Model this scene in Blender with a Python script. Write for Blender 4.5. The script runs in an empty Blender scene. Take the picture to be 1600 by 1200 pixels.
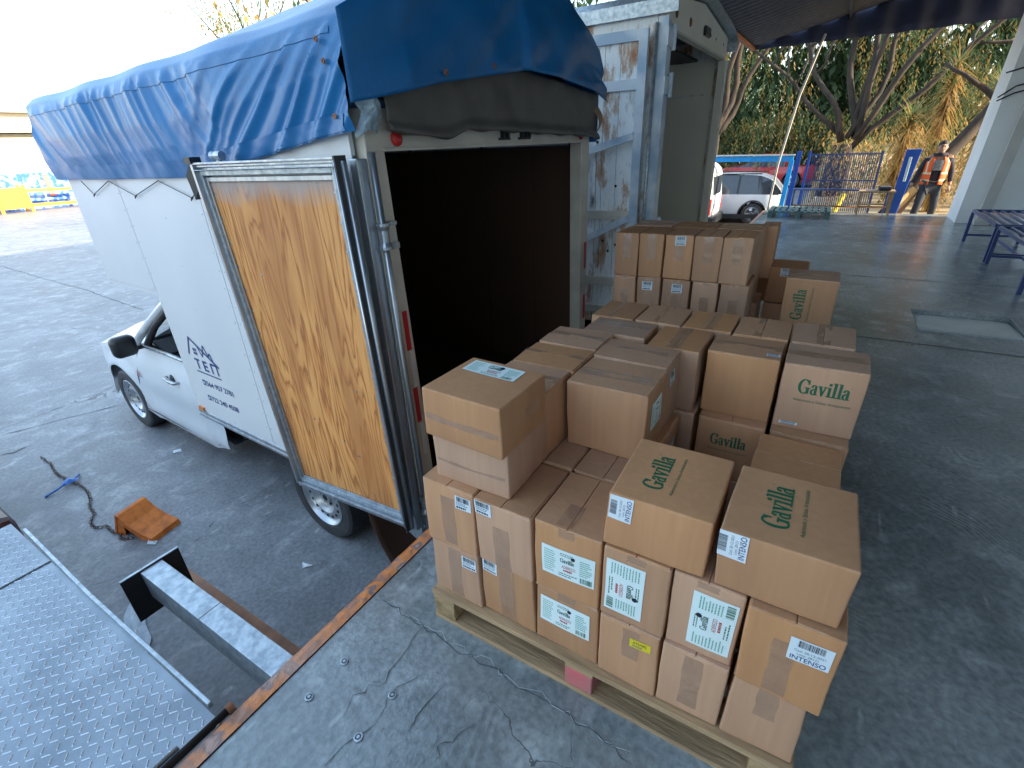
import bpy, bmesh, math, random
from mathutils import Vector, Matrix, noise
R = math.radians
rnd = random.Random(7)
S = bpy.context.scene
C = S.collection

# ------------------------------------------------------------------ camera
def set_camera():
    cam = bpy.data.cameras.new('camera'); co = bpy.data.objects.new('camera', cam); C.objects.link(co)
    cam.sensor_width = 36; cam.lens = 36*762.476/1600; cam.clip_start = .05; cam.clip_end = 2000
    p, r, y = R(26.0008), R(-2.66882), R(32.5963)
    F = Vector((math.cos(y)*math.cos(p), math.sin(y)*math.cos(p), -math.sin(p)))
    Rt = Vector((math.sin(y), -math.cos(y), 0)); U = Rt.cross(F)
    R2 = Rt*math.cos(r) + U*math.sin(r); U2 = -Rt*math.sin(r) + U*math.cos(r)
    m = Matrix((R2, U2, -F)).transposed().to_4x4(); m.translation = (0, 0, 1.62)
    co.matrix_world = m
    S.camera = co
set_camera()
SUN_EL, SUN_AZ = R(19), R(-86)          # azimuth of the direction TO the sun, from +x counterclockwise
SKY_GAMMA, SKY_SAT = .45, 1.5
def set_light():
    w = bpy.data.worlds.new('World'); S.world = w; w.use_nodes = True
    nt = w.node_tree; nt.nodes.clear()
    sky = nt.nodes.new('ShaderNodeTexSky'); sky.sky_type = 'NISHITA'; sky.sun_disc = False
    sky.sun_elevation = SUN_EL; sky.sun_rotation = math.pi/2 - SUN_AZ
    sky.air_density = 1.0; sky.dust_density = 2.2; sky.ozone_density = 1.2
    bg = nt.nodes.new('ShaderNodeBackground'); bg.inputs[1].default_value = .15
    out = nt.nodes.new('ShaderNodeOutputWorld')
    gm = nt.nodes.new('ShaderNodeGamma'); gm.inputs[1].default_value = SKY_GAMMA; hs = nt.nodes.new('ShaderNodeHueSaturation'); hs.inputs['Saturation'].default_value = SKY_SAT
    hs.inputs['Value'].default_value = 2.25
    nt.links.new(sky.outputs[0], gm.inputs[0]); nt.links.new(gm.outputs[0], hs.inputs['Color']); nt.links.new(hs.outputs[0], bg.inputs[0]); nt.links.new(bg.outputs[0], out.inputs[0])
    l = bpy.data.lights.new('sun', 'SUN'); l.energy = 3.2; l.angle = R(.5); l.color = (1, .86, .66)
    o = bpy.data.objects.new('sun', l); C.objects.link(o)
    d = Vector((math.cos(SUN_AZ)*math.cos(SUN_EL), math.sin(SUN_AZ)*math.cos(SUN_EL), math.sin(SUN_EL)))
    o.rotation_euler = d.to_track_quat('Z', 'Y').to_euler()
    o.location = (0, 0, 30)
set_light()
S.view_settings.view_transform = 'Standard'; S.view_settings.look = 'None'
S.view_settings.exposure = 2.2; S.view_settings.gamma = 1
S.render.resolution_x = 1024; S.render.resolution_y = 768
S.cycles.max_bounces = 8; S.cycles.diffuse_bounces = 4; S.cycles.transparent_max_bounces = 12

# ------------------------------------------------------------------ materials
M = {}
def mat(name, col, rough=.6, metal=0, col2=None, scale=8, amt=1.0, detail=4, bump=0, bscale=None, spec=None,
        stretch=(1, 1, 1), contrast=(.35, .65), rand=0, alpha=None, coord='Object', bstretch=None, trans=None, coat=0, rv=0):
    m = bpy.data.materials.new(name); m.use_nodes = True; nt = m.node_tree; N = nt.nodes; L = nt.links
    b = N['Principled BSDF']; b.inputs['Roughness'].default_value = rough; b.inputs['Metallic'].default_value = metal
    if spec is not None: b.inputs['Specular IOR Level'].default_value = spec
    if coat: b.inputs['Coat Weight'].default_value = coat
    if alpha is not None: b.inputs['Alpha'].default_value = alpha
    if trans: b.inputs['Transmission Weight'].default_value = trans
    tc = N.new('ShaderNodeTexCoord'); mp = N.new('ShaderNodeMapping'); mp.inputs['Scale'].default_value = stretch
    L.new(tc.outputs[coord], mp.inputs[0])
    c = None
    if col2 is None: col2 = tuple(x*.86 for x in col)
    n = N.new('ShaderNodeTexNoise'); n.inputs['Scale'].default_value = scale; n.inputs['Detail'].default_value = detail
    L.new(mp.outputs[0], n.inputs[0])
    mr = N.new('ShaderNodeMapRange'); mr.inputs[1].default_value = contrast[0]; mr.inputs[2].default_value = contrast[1]
    L.new(n.outputs[0], mr.inputs[0])
    mx = N.new('ShaderNodeMix'); mx.data_type = 'RGBA'
    mx.inputs[6].default_value = (*col, 1); mx.inputs[7].default_value = (*col2, 1)
    L.new(mr.outputs[0], mx.inputs[0]); c = mx.outputs[2]
    if rand:
        oi = N.new('ShaderNodeObjectInfo'); hs = N.new('ShaderNodeHueSaturation')
        r1 = N.new('ShaderNodeMapRange'); r1.inputs[3].default_value = 1-rand; r1.inputs[4].default_value = 1+rand
        L.new(oi.outputs['Random'], r1.inputs[0]); L.new(r1.outputs[0], hs.inputs['Value'])
        r2 = N.new('ShaderNodeMapRange'); r2.inputs[3].default_value = .82; r2.inputs[4].default_value = 1.1
        mm = N.new('ShaderNodeMath'); mm.operation = 'FRACT'; m2 = N.new('ShaderNodeMath'); m2.operation = 'MULTIPLY'; m2.inputs[1].default_value = 7.31
        L.new(oi.outputs['Random'], m2.inputs[0]); L.new(m2.outputs[0], mm.inputs[0]); L.new(mm.outputs[0], r2.inputs[0]); L.new(r2.outputs[0], hs.inputs['Saturation'])
        L.new(c, hs.inputs['Color']); c = hs.outputs[0]
    L.new(c, b.inputs['Base Color'])
    if rv:
        r3 = N.new('ShaderNodeMapRange'); r3.inputs[3].default_value = rough-rv; r3.inputs[4].default_value = rough+rv
        L.new(n.outputs[0], r3.inputs[0]); L.new(r3.outputs[0], b.inputs['Roughness'])
    if bump:
        mp2 = N.new('ShaderNodeMapping'); mp2.inputs['Scale'].default_value = bstretch or stretch; L.new(tc.outputs[coord], mp2.inputs[0])
        n2 = N.new('ShaderNodeTexNoise'); n2.inputs['Scale'].default_value = bscale or scale*3; n2.inputs['Detail'].default_value = 5
        L.new(mp2.outputs[0], n2.inputs[0])
        bp = N.new('ShaderNodeBump'); bp.inputs['Strength'].default_value = bump; bp.inputs['Distance'].default_value = .01
        L.new(n2.outputs[0], bp.inputs['Height']); L.new(bp.outputs[0], b.inputs['Normal'])
    M[name] = m
    return m
def nodes(m): return m.node_tree.nodes, m.node_tree.links, m.node_tree.nodes['Principled BSDF']

mat('cardboard', (.52, .28, .15), .78, col2=(.42, .22, .12), scale=3, detail=6, stretch=(1, 1, .35), rand=.16, bump=.12, bscale=60, bstretch=(1, 1, .06), spec=.25)
def wear():
    m = M['cardboard']; N, L, b = nodes(m); lk = b.inputs['Base Color'].links[0]; src = lk.from_socket
    bv = N.new('ShaderNodeBevel'); bv.samples = 3; bv.inputs[0].default_value = .006; ge = N.new('ShaderNodeNewGeometry')
    dp = N.new('ShaderNodeVectorMath'); dp.operation = 'DOT_PRODUCT'; L.new(bv.outputs[0], dp.inputs[0]); L.new(ge.outputs['True Normal'], dp.inputs[1])
    mr = N.new('ShaderNodeMapRange'); mr.inputs[1].default_value = .99; mr.inputs[2].default_value = .80; mr.inputs[4].default_value = .55; L.new(dp.outputs['Value'], mr.inputs[0])
    tc = N.new('ShaderNodeTexCoord'); n = N.new('ShaderNodeTexNoise'); n.inputs['Scale'].default_value = 25; L.new(tc.outputs['Object'], n.inputs[0])
    m2 = N.new('ShaderNodeMapRange'); m2.inputs[1].default_value = .4; m2.inputs[2].default_value = .6; L.new(n.outputs[0], m2.inputs[0])
    mu = N.new('ShaderNodeMath'); mu.operation = 'MULTIPLY'; L.new(mr.outputs[0], mu.inputs[0]); L.new(m2.outputs[0], mu.inputs[1])
    mx = N.new('ShaderNodeMix'); mx.data_type = 'RGBA'; mx.inputs[7].default_value = (.72, .52, .37, 1); L.new(mu.outputs[0], mx.inputs[0]); L.new(src, mx.inputs[6])
    # fine vertical flute lines and smudges
    mp = N.new('ShaderNodeMapping'); mp.inputs['Scale'].default_value = (1, 1, .02); L.new(tc.outputs['Object'], mp.inputs[0]); n3 = N.new('ShaderNodeTexNoise'); n3.inputs['Scale'].default_value = 45; L.new(mp.outputs[0], n3.inputs[0])
    m3 = N.new('ShaderNodeMapRange'); m3.inputs[1].default_value = .35; m3.inputs[2].default_value = .7; m3.inputs[3].default_value = .95; m3.inputs[4].default_value = 1.03; L.new(n3.outputs[0], m3.inputs[0])
    hs = N.new('ShaderNodeHueSaturation'); L.new(m3.outputs[0], hs.inputs['Value']); L.new(mx.outputs[2], hs.inputs['Color']); L.new(hs.outputs[0], b.inputs['Base Color'])
wear()
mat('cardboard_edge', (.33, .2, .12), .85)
mat('tape', (.56, .34, .21), .08, alpha=.45, bump=.9, bscale=34, spec=1, coat=1, col2=(.42, .26, .17), scale=20)
mat('paper', (.74, .79, .82), .5, scale=3, col2=(.60, .70, .74))
mat('paper_tint', (.74, .84, .82), .45, scale=3, col2=(.68, .80, .78))
mat('ink_black', (.015, .017, .03), .6)
mat('ink_grey', (.12, .16, .18), .6)
mat('ink_green', (.012, .13, .06), .6)
mat('leaf_print', (.10, .36, .26), .6)
mat('ink_dark_green', (.02, .09, .06), .6)
mat('ink_red', (.5, .04, .03), .6)
mat('ink_blue', (.02, .05, .2), .5)
mat('sticker_yellow', (.8, .62, .03), .5)
mat('pallet_wood', (.46, .30, .16), .8, col2=(.28, .18, .095), scale=5, stretch=(4, .6, 4), bump=.4, bscale=25)
mat('pallet_wood_end', (.44, .31, .15), .85, col2=(.24, .15, .07), scale=14, bump=.6, bscale=40)
mat('pink_paint', (.62, .13, .13), .7, col2=(.42, .16, .15), scale=9, bump=.4)
mat('green_paint_wood', (.07, .13, .12), .75, col2=(.11, .17, .155), scale=6)
mat('white_panel', (.68, .69, .69), .38, col2=(.63, .64, .645), scale=1.3, bump=.05, bscale=3)
mat('white_paint', (.72, .74, .75), .22, col2=(.66, .69, .71), scale=1.5, coat=.4)
mat('cream_paint', (.62, .56, .46), .45, col2=(.50, .45, .37), scale=6, bump=.1)
mat('galvanized', (.46, .51, .54), .36, .6, col2=(.29, .34, .38), scale=34, bump=.25, bscale=30, rv=.12)
mat('aluminium', (.52, .55, .57), .3, .8, col2=(.36, .39, .42), scale=5, stretch=(5, 5, .6), bump=.12, rv=.1)
mat('dark_seam', (.03, .03, .035), .6)
mat('rubber', (.028, .029, .032), .62, col2=(.05, .05, .052), scale=9, bump=.25, bscale=60)
mat('black_plastic', (.018, .02, .023), .38)
mat('red_lens', (.55, .02, .02), .25)
mat('amber_lens', (.7, .2, .02), .3)
mat('yellow_lens', (.62, .55, .18), .35)
mat('red_tape', (.55, .02, .025), .4)
mat('white_tape', (.7, .68, .62), .4)
mat('rim_silver', (.55, .58, .6), .3, .7, col2=(.42, .45, .48), scale=10)
mat('steel_dark', (.02, .02, .022), .5, .3)
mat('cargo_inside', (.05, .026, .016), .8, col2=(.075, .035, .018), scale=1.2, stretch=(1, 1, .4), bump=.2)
mat('olive_inside', (.80, .74, .60), .7, col2=(.72, .66, .54), scale=1.4, bump=.1)
mat('brown_canvas', (.12, .105, .09), .5, col2=(.09, .08, .07), scale=4, bump=.15, bscale=20, spec=.4)
mat('chipped_orange', (.60, .17, .03), .6, col2=(.16, .075, .045), scale=9, detail=8, contrast=(.47, .6), bump=.6, bscale=30)
def chipped():
    m = M['chipped_orange']; N, L, b = nodes(m); tc = N.new('ShaderNodeTexCoord')
    def nn(s, d, off=0):
        n = N.new('ShaderNodeTexNoise'); n.inputs['Scale'].default_value = s; n.inputs['Detail'].default_value = d; mp = N.new('ShaderNodeMapping'); mp.inputs['Location'].default_value = (off, off, 0); L.new(tc.outputs['Object'], mp.inputs[0]); L.new(mp.outputs[0], n.inputs[0]); return n
    a = nn(11, 9); r = N.new('ShaderNodeValToRGB'); e = r.color_ramp.elements
    e[0].position = .40; e[0].color = (.33, .15, .09, 1); e[1].position = .66; e[1].color = (.42, .27, .22, 1)
    for p, c in ((.45, (.60, .19, .05, 1)), (.52, (.68, .22, .04, 1)), (.56, (.50, .20, .10, 1)), (.60, (.16, .12, .12, 1))):
        q = e.new(p); q.color = c
    L.new(a.outputs[0], r.inputs[0]); c = nn(2.3, 3, 5); mr = N.new('ShaderNodeMapRange'); mr.inputs[1].default_value = .4; mr.inputs[2].default_value = .62; mr.inputs[4].default_value = .7; L.new(c.outputs[0], mr.inputs[0])
    mx = N.new('ShaderNodeMix'); mx.data_type = 'RGBA'; mx.inputs[7].default_value = (.46, .28, .21, 1); L.new(mr.outputs[0], mx.inputs[0]); L.new(r.outputs[0], mx.inputs[6]); L.new(mx.outputs[2], b.inputs['Base Color'])
chipped()
mat('chock_orange', (.78, .22, .03), .6, col2=(.52, .13, .02), scale=16, contrast=(.4, .7), bump=.3, bscale=50)
mat('rust', (.36, .13, .05), .85, col2=(.15, .07, .04), scale=12, bump=.6, bscale=40)
mat('chain_steel', (.06, .055, .055), .5, .6, col2=(.16, .09, .06), scale=40)
mat('blue_strap', (.03, .18, .55), .5)
mat('navy_paint', (.018, .045, .17), .3, col2=(.03, .06, .2), scale=8, coat=.3)
mat('blue_paint', (.01, .08, .42), .4, col2=(.02, .1, .46), scale=6)
mat('sky_blue_paint', (.02, .38, .85), .45)
mat('white_wall', (.80, .82, .82), .8, col2=(.72, .745, .75), scale=1.1, detail=7, bump=.25, bscale=25)
mat('grey_pillar', (.50, .49, .46), .8, col2=(.43, .43, .41), scale=3, bump=.2)
mat('canopy_sheet', (.055, .05, .055), .6, col2=(.035, .033, .04), scale=3, stretch=(1, 4, 1))
mat('fascia_navy', (.012, .014, .035), .6, col2=(.02, .024, .055), scale=3)
mat('bark', (.05, .035, .025), .9, col2=(.02, .014, .010), scale=6, stretch=(1, 1, .3), bump=.8, bscale=12)
mat('leaf_green', (.09, .15, .065), .7, col2=(.045, .085, .035), scale=.9, trans=0)
mat('leaf_olive', (.15, .19, .07), .7, col2=(.09, .13, .045), scale=.9)
mat('leaf_gold', (.44, .31, .09), .75, col2=(.27, .17, .05), scale=1.2)
mat('leaf_dry', (.42, .25, .08), .8, col2=(.22, .12, .045), scale=1.5)
def leafy(n, f):
    m = M[n]; N, L, b = nodes(m); out = N['Material Output']; t = N.new('ShaderNodeBsdfTranslucent'); L.new(b.inputs['Base Color'].links[0].from_socket, t.inputs[0])
    mx = N.new('ShaderNodeMixShader'); mx.inputs[0].default_value = f; L.new(b.outputs[0], mx.inputs[1]); L.new(t.outputs[0], mx.inputs[2]); L.new(mx.outputs[0], out.inputs[0])
for n_ in ('leaf_green', 'leaf_olive', 'leaf_gold', 'leaf_dry'): leafy(n_, .45)
mat('dirt', (.42, .32, .18), .95, col2=(.30, .22, .12), scale=1.3, detail=8, bump=.5, bscale=6)
mat('far_cream', (.60, .54, .42), .9, col2=(.52, .46, .36), scale=.6)
mat('far_roof', (.42, .40, .36), .9)
mat('mural_blue', (.03, .12, .50), .8, col2=(.25, .38, .62), scale=3.5, detail=8, contrast=(.45, .6))
mat('yellow_steel', (.75, .36, .01), .5)
mat('skin', (.36, .2, .14), .6)
mat('hair', (.015, .011, .01), .6)
mat('navy_cloth', (.02, .02, .035), .85)
mat('grey_cloth', (.035, .042, .055), .9)
mat('grey_print', (.25, .26, .27), .8, col2=(.1, .1, .11), scale=60)
mat('orange_vest', (.85, .13, .02), .7)
mat('reflective', (.62, .66, .42), .4)
mat('light_wood', (.60, .40, .17), .8, col2=(.46, .29, .12), scale=6)
mat('red_car', (.45, .02, .03), .25, coat=.5)
mat('dark_red', (.06, .018, .015), .35)
mat('rope', (.45, .42, .36), .9)
mat('hill', (.35, .36, .36), .95)
mat('pale_blue_interior', (.22, .38, .50), .6, scale=2)
mat('flap_brown', (.17, .075, .04), .7, col2=(.10, .05, .03), scale=3)

def glass(name, col=(.04, .05, .06), rough=.05):
    m = mat(name, col, rough, spec=.8); return m
glass('window_dark')
m = mat('glass_clear', (.75, .85, .88), .04, alpha=.18, spec=.8)

# --- plywood
def plywood():
    m = mat('plywood', (.5, .28, .12), .62); N, L, b = nodes(m)
    tc = N.new('ShaderNodeTexCoord'); mp = N.new('ShaderNodeMapping'); mp.inputs['Scale'].default_value = (1, 2.6, .30)
    L.new(tc.outputs['Object'], mp.inputs[0])
    n = N.new('ShaderNodeTexNoise'); n.inputs['Scale'].default_value = 1.9; n.inputs['Detail'].default_value = 4.5; n.inputs['Distortion'].default_value = .35
    L.new(mp.outputs[0], n.inputs[0])
    mu = N.new('ShaderNodeMath'); mu.operation = 'MULTIPLY'; mu.inputs[1].default_value = 14; L.new(n.outputs[0], mu.inputs[0])
    fr = N.new('ShaderNodeMath'); fr.operation = 'FRACT'; L.new(mu.outputs[0], fr.inputs[0])
    rp = N.new('ShaderNodeValToRGB'); e = rp.color_ramp.elements
    e[0].position = 0; e[0].color = (.72, .31, .085, 1); e[1].position = 1; e[1].color = (.66, .27, .07, 1)
    for p, c in ((.4, (.78, .36, .11, 1)), (.72, (.60, .225, .055, 1)), (.88, (.34, .115, .035, 1)), (.95, (.60, .235, .06, 1))):
        q = e.new(p); q.color = c
    L.new(fr.outputs[0], rp.inputs[0])
    n2 = N.new('ShaderNodeTexNoise'); n2.inputs['Scale'].default_value = 2.2; n2.inputs['Detail'].default_value = 5; L.new(mp.outputs[0], n2.inputs[0])
    mr = N.new('ShaderNodeMapRange'); mr.inputs[1].default_value = .46; mr.inputs[2].default_value = .66; mr.inputs[4].default_value = .7; L.new(n2.outputs[0], mr.inputs[0])
    mx = N.new('ShaderNodeMix'); mx.data_type = 'RGBA'; mx.inputs[7].default_value = (.46, .17, .05, 1)
    L.new(mr.outputs[0], mx.inputs[0]); L.new(rp.outputs[0], mx.inputs[6]); 
    # greyed, weathered top edge (a real stain of the sheet)
    sp = N.new('ShaderNodeSeparateXYZ'); L.new(tc.outputs['Object'], sp.inputs[0])
    n3 = N.new('ShaderNodeTexNoise'); n3.inputs['Scale'].default_value = 9; L.new(tc.outputs['Object'], n3.inputs[0])
    ad = N.new('ShaderNodeMath'); ad.operation = 'MULTIPLY_ADD'; ad.inputs[1].default_value = .12; L.new(n3.outputs[0], ad.inputs[0]); L.new(sp.outputs[2], ad.inputs[2])
    m3 = N.new('ShaderNodeMapRange'); m3.inputs[1].default_value = 2.43; m3.inputs[2].default_value = 2.52; m3.inputs[4].default_value = .8; L.new(ad.outputs[0], m3.inputs[0])
    mx2 = N.new('ShaderNodeMix'); mx2.data_type = 'RGBA'; mx2.inputs[7].default_value = (.40, .35, .33, 1)
    L.new(m3.outputs[0], mx2.inputs[0]); L.new(mx.outputs[2], mx2.inputs[6]); L.new(mx2.outputs[2], b.inputs['Base Color'])
plywood()

# --- concrete
def concrete(name, base, dark, light, rough, crack_scale, crack_w, swirl=0, rough_var=.09, streak=None, crack_amt=.8):
    m = bpy.data.materials.new(name); m.use_nodes = True; M[name] = m; N, L, b = nodes(m)
    tc = N.new('ShaderNodeTexCoord')
    def noi(sc, det=5, dist=0, vec=None):
        n = N.new('ShaderNodeTexNoise'); n.inputs['Scale'].default_value = sc; n.inputs['Detail'].default_value = det; n.inputs['Distortion'].default_value = dist
        L.new(vec or tc.outputs['Object'], n.inputs[0]); return n
    a = noi(.9, 8); bb = noi(5, 8, .6)
    mr = N.new('ShaderNodeMapRange'); mr.inputs[1].default_value = .33; mr.inputs[2].default_value = .68; L.new(a.outputs[0], mr.inputs[0])
    mx = N.new('ShaderNodeMix'); mx.data_type = 'RGBA'; mx.inputs[6].default_value = (*dark, 1); mx.inputs[7].default_value = (*base, 1); L.new(mr.outputs[0], mx.inputs[0])
    mr2 = N.new('ShaderNodeMapRange'); mr2.inputs[1].default_value = .52; mr2.inputs[2].default_value = .72; mr2.inputs[4].default_value = .7; L.new(bb.outputs[0], mr2.inputs[0])
    mx2 = N.new('ShaderNodeMix'); mx2.data_type = 'RGBA'; mx2.inputs[7].default_value = (*light, 1); L.new(mr2.outputs[0], mx2.inputs[0]); L.new(mx.outputs[2], mx2.inputs[6])
    col = mx2.outputs[2]
    # cracks
    dn = noi(2.2, 6); vm = N.new('ShaderNodeVectorMath'); vm.operation = 'MULTIPLY_ADD'; vm.inputs[1].default_value = (.35, .35, .35)
    L.new(dn.outputs[1], vm.inputs[0]); L.new(tc.outputs['Object'], vm.inputs[2])
    vo = N.new('ShaderNodeTexVoronoi'); vo.feature = 'DISTANCE_TO_EDGE'; vo.inputs['Scale'].default_value = crack_scale; L.new(vm.outputs[0], vo.inputs[0])
    wn = noi(1.6, 3); wm = N.new('ShaderNodeMapRange'); wm.inputs[1].default_value = .42; wm.inputs[2].default_value = .62; wm.inputs[4].default_value = crack_w; L.new(wn.outputs[0], wm.inputs[0])
    lt = N.new('ShaderNodeMath'); lt.operation = 'LESS_THAN'; L.new(vo.outputs[0], lt.inputs[0]); L.new(wm.outputs[0], lt.inputs[1])
    cm = N.new('ShaderNodeMath'); cm.operation = 'MULTIPLY'; cm.inputs[1].default_value = crack_amt; L.new(lt.outputs[0], cm.inputs[0])
    mx3 = N.new('ShaderNodeMix'); mx3.data_type = 'RGBA'; mx3.inputs[7].default_value = (dark[0]*.35, dark[1]*.35, dark[2]*.35, 1)
    L.new(cm.outputs[0], mx3.inputs[0]); L.new(col, mx3.inputs[6]); col = mx3.outputs[2]
    # speckles / scuffs
    st = noi(7, 3, 0, None); mp = N.new('ShaderNodeMapping'); mp.inputs['Scale'].default_value = streak or (.5, 3, 1); mp.inputs['Rotation'].default_value = (0, 0, .5)
    L.new(tc.outputs['Object'], mp.inputs[0]); L.new(mp.outputs[0], st.inputs[0])
    sm = N.new('ShaderNodeMapRange'); sm.inputs[1].default_value = .68; sm.inputs[2].default_value = .74; sm.inputs[4].default_value = .55; L.new(st.outputs[0], sm.inputs[0])
    mx4 = N.new('ShaderNodeMix'); mx4.data_type = 'RGBA'; mx4.inputs[7].default_value = (light[0]*1.25, light[1]*1.25, light[2]*1.25, 1)
    L.new(sm.outputs[0], mx4.inputs[0]); L.new(col, mx4.inputs[6]); L.new(mx4.outputs[2], b.inputs['Base Color'])
    rr = N.new('ShaderNodeMapRange'); rr.inputs[3].default_value = rough-rough_var; rr.inputs[4].default_value = rough+rough_var
    L.new(a.outputs[0], rr.inputs[0]); L.new(rr.outputs[0], b.inputs['Roughness'])
    # fine pitting and grime
    pn = noi(38, 4, .3); pm = N.new('ShaderNodeMapRange'); pm.inputs[1].default_value = .3; pm.inputs[2].default_value = .7; pm.inputs[3].default_value = .74; pm.inputs[4].default_value = 1.22; L.new(pn.outputs[0], pm.inputs[0])
    gn = noi(1.7, 6, 1.2); gm_ = N.new('ShaderNodeMapRange'); gm_.inputs[1].default_value = .35; gm_.inputs[2].default_value = .65; gm_.inputs[3].default_value = .82; gm_.inputs[4].default_value = 1.12; L.new(gn.outputs[0], gm_.inputs[0])
    pp = N.new('ShaderNodeMath'); pp.operation = 'MULTIPLY'; L.new(pm.outputs[0], pp.inputs[0]); L.new(gm_.outputs[0], pp.inputs[1])
    hv = N.new('ShaderNodeHueSaturation'); L.new(pp.outputs[0], hv.inputs['Value']); L.new(mx4.outputs[2], hv.inputs['Color']); L.new(hv.outputs[0], b.inputs['Base Color'])
    # bump
    h = noi(60, 6); add = N.new('ShaderNodeMath'); add.operation = 'MULTIPLY_ADD'; add.inputs[1].default_value = -1.2
    L.new(lt.outputs[0], add.inputs[0]); L.new(h.outputs[0], add.inputs[2]); hh = add.outputs[0]
    if swirl:
        s1 = noi(1.5, 1.5, 0); s2 = N.new('ShaderNodeMath'); s2.operation = 'MULTIPLY'; s2.inputs[1].default_value = 210; L.new(s1.outputs[0], s2.inputs[0])
        s3 = N.new('ShaderNodeMath'); s3.operation = 'SINE'; L.new(s2.outputs[0], s3.inputs[0])
        s4 = noi(3.1, 2); s5 = N.new('ShaderNodeMapRange'); s5.inputs[1].default_value = .45; s5.inputs[2].default_value = .6; s5.inputs[4].default_value = swirl; L.new(s4.outputs[0], s5.inputs[0])
        s6 = N.new('ShaderNodeMath'); s6.operation = 'MULTIPLY'; L.new(s3.outputs[0], s6.inputs[0]); L.new(s5.outputs[0], s6.inputs[1])
        s7 = N.new('ShaderNodeMath'); s7.operation = 'ADD'; L.new(hh, s7.inputs[0]); L.new(s6.outputs[0], s7.inputs[1]); hh = s7.outputs[0]
    bp = N.new('ShaderNodeBump'); bp.inputs['Strength'].default_value = .45; bp.inputs['Distance'].default_value = .004
    L.new(hh, bp.inputs['Height']); L.new(bp.outputs[0], b.inputs['Normal'])
    b.inputs['Specular IOR Level'].default_value = .75 if swirl else .45
concrete('dock_concrete', (.30, .335, .34), (.165, .19, .195), (.42, .46, .465), .22, .75, .0010, swirl=.28, streak=(.35, 2.2, 1))
concrete('yard_concrete', (.255, .268, .28), (.175, .186, .2), (.40, .41, .42), .5, .22, .0022, streak=(1, 2, 1), crack_amt=.7)

# --- diamond plate
def tarp_mat():
    m = mat('blue_tarp', (.003, .12, .31), .34, col2=(.006, .15, .37), scale=2.5, bump=.12, bscale=40, spec=.42)
    m2 = mat('hem_tarp', (.006, .12, .31), .36, col2=(.03, .16, .36), scale=3, bump=.1, spec=.42)
tarp_mat()

def weathered(name):
    m = mat(name, (.6, .63, .66), .6); N, L, b = nodes(m)
    tc = N.new('ShaderNodeTexCoord'); mp = N.new('ShaderNodeMapping'); mp.inputs['Scale'].default_value = (1, 1.3, .45); L.new(tc.outputs['Object'], mp.inputs[0])
    n = N.new('ShaderNodeTexNoise'); n.inputs['Scale'].default_value = 4; n.inputs['Detail'].default_value = 9; n.inputs['Roughness'].default_value = .7; L.new(mp.outputs[0], n.inputs[0])
    rp = N.new('ShaderNodeValToRGB'); e = rp.color_ramp.elements
    e[0].position = .3; e[0].color = (.14, .13, .12, 1); e[1].position = .66; e[1].color = (.36, .15, .06, 1)
    for p, c in ((.36, (.50, .50, .48, 1)), (.44, (.84, .84, .81, 1)), (.53, (.76, .76, .73, 1)), (.57, (.55, .40, .30, 1))):
        q = e.new(p); q.color = c
    L.new(n.outputs[0], rp.inputs[0]); L.new(rp.outputs[0], b.inputs['Base Color'])
    bp = N.new('ShaderNodeBump'); bp.inputs['Strength'].default_value = .4; bp.inputs['Distance'].default_value = .01; L.new(n.outputs[0], bp.inputs['Height']); L.new(bp.outputs[0], b.inputs['Normal'])
weathered('weathered_white')
mat('blue_grey_frame', (.66, .70, .72), .5, col2=(.34, .44, .54), scale=3.5, contrast=(.42, .6), bump=.3)

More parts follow.
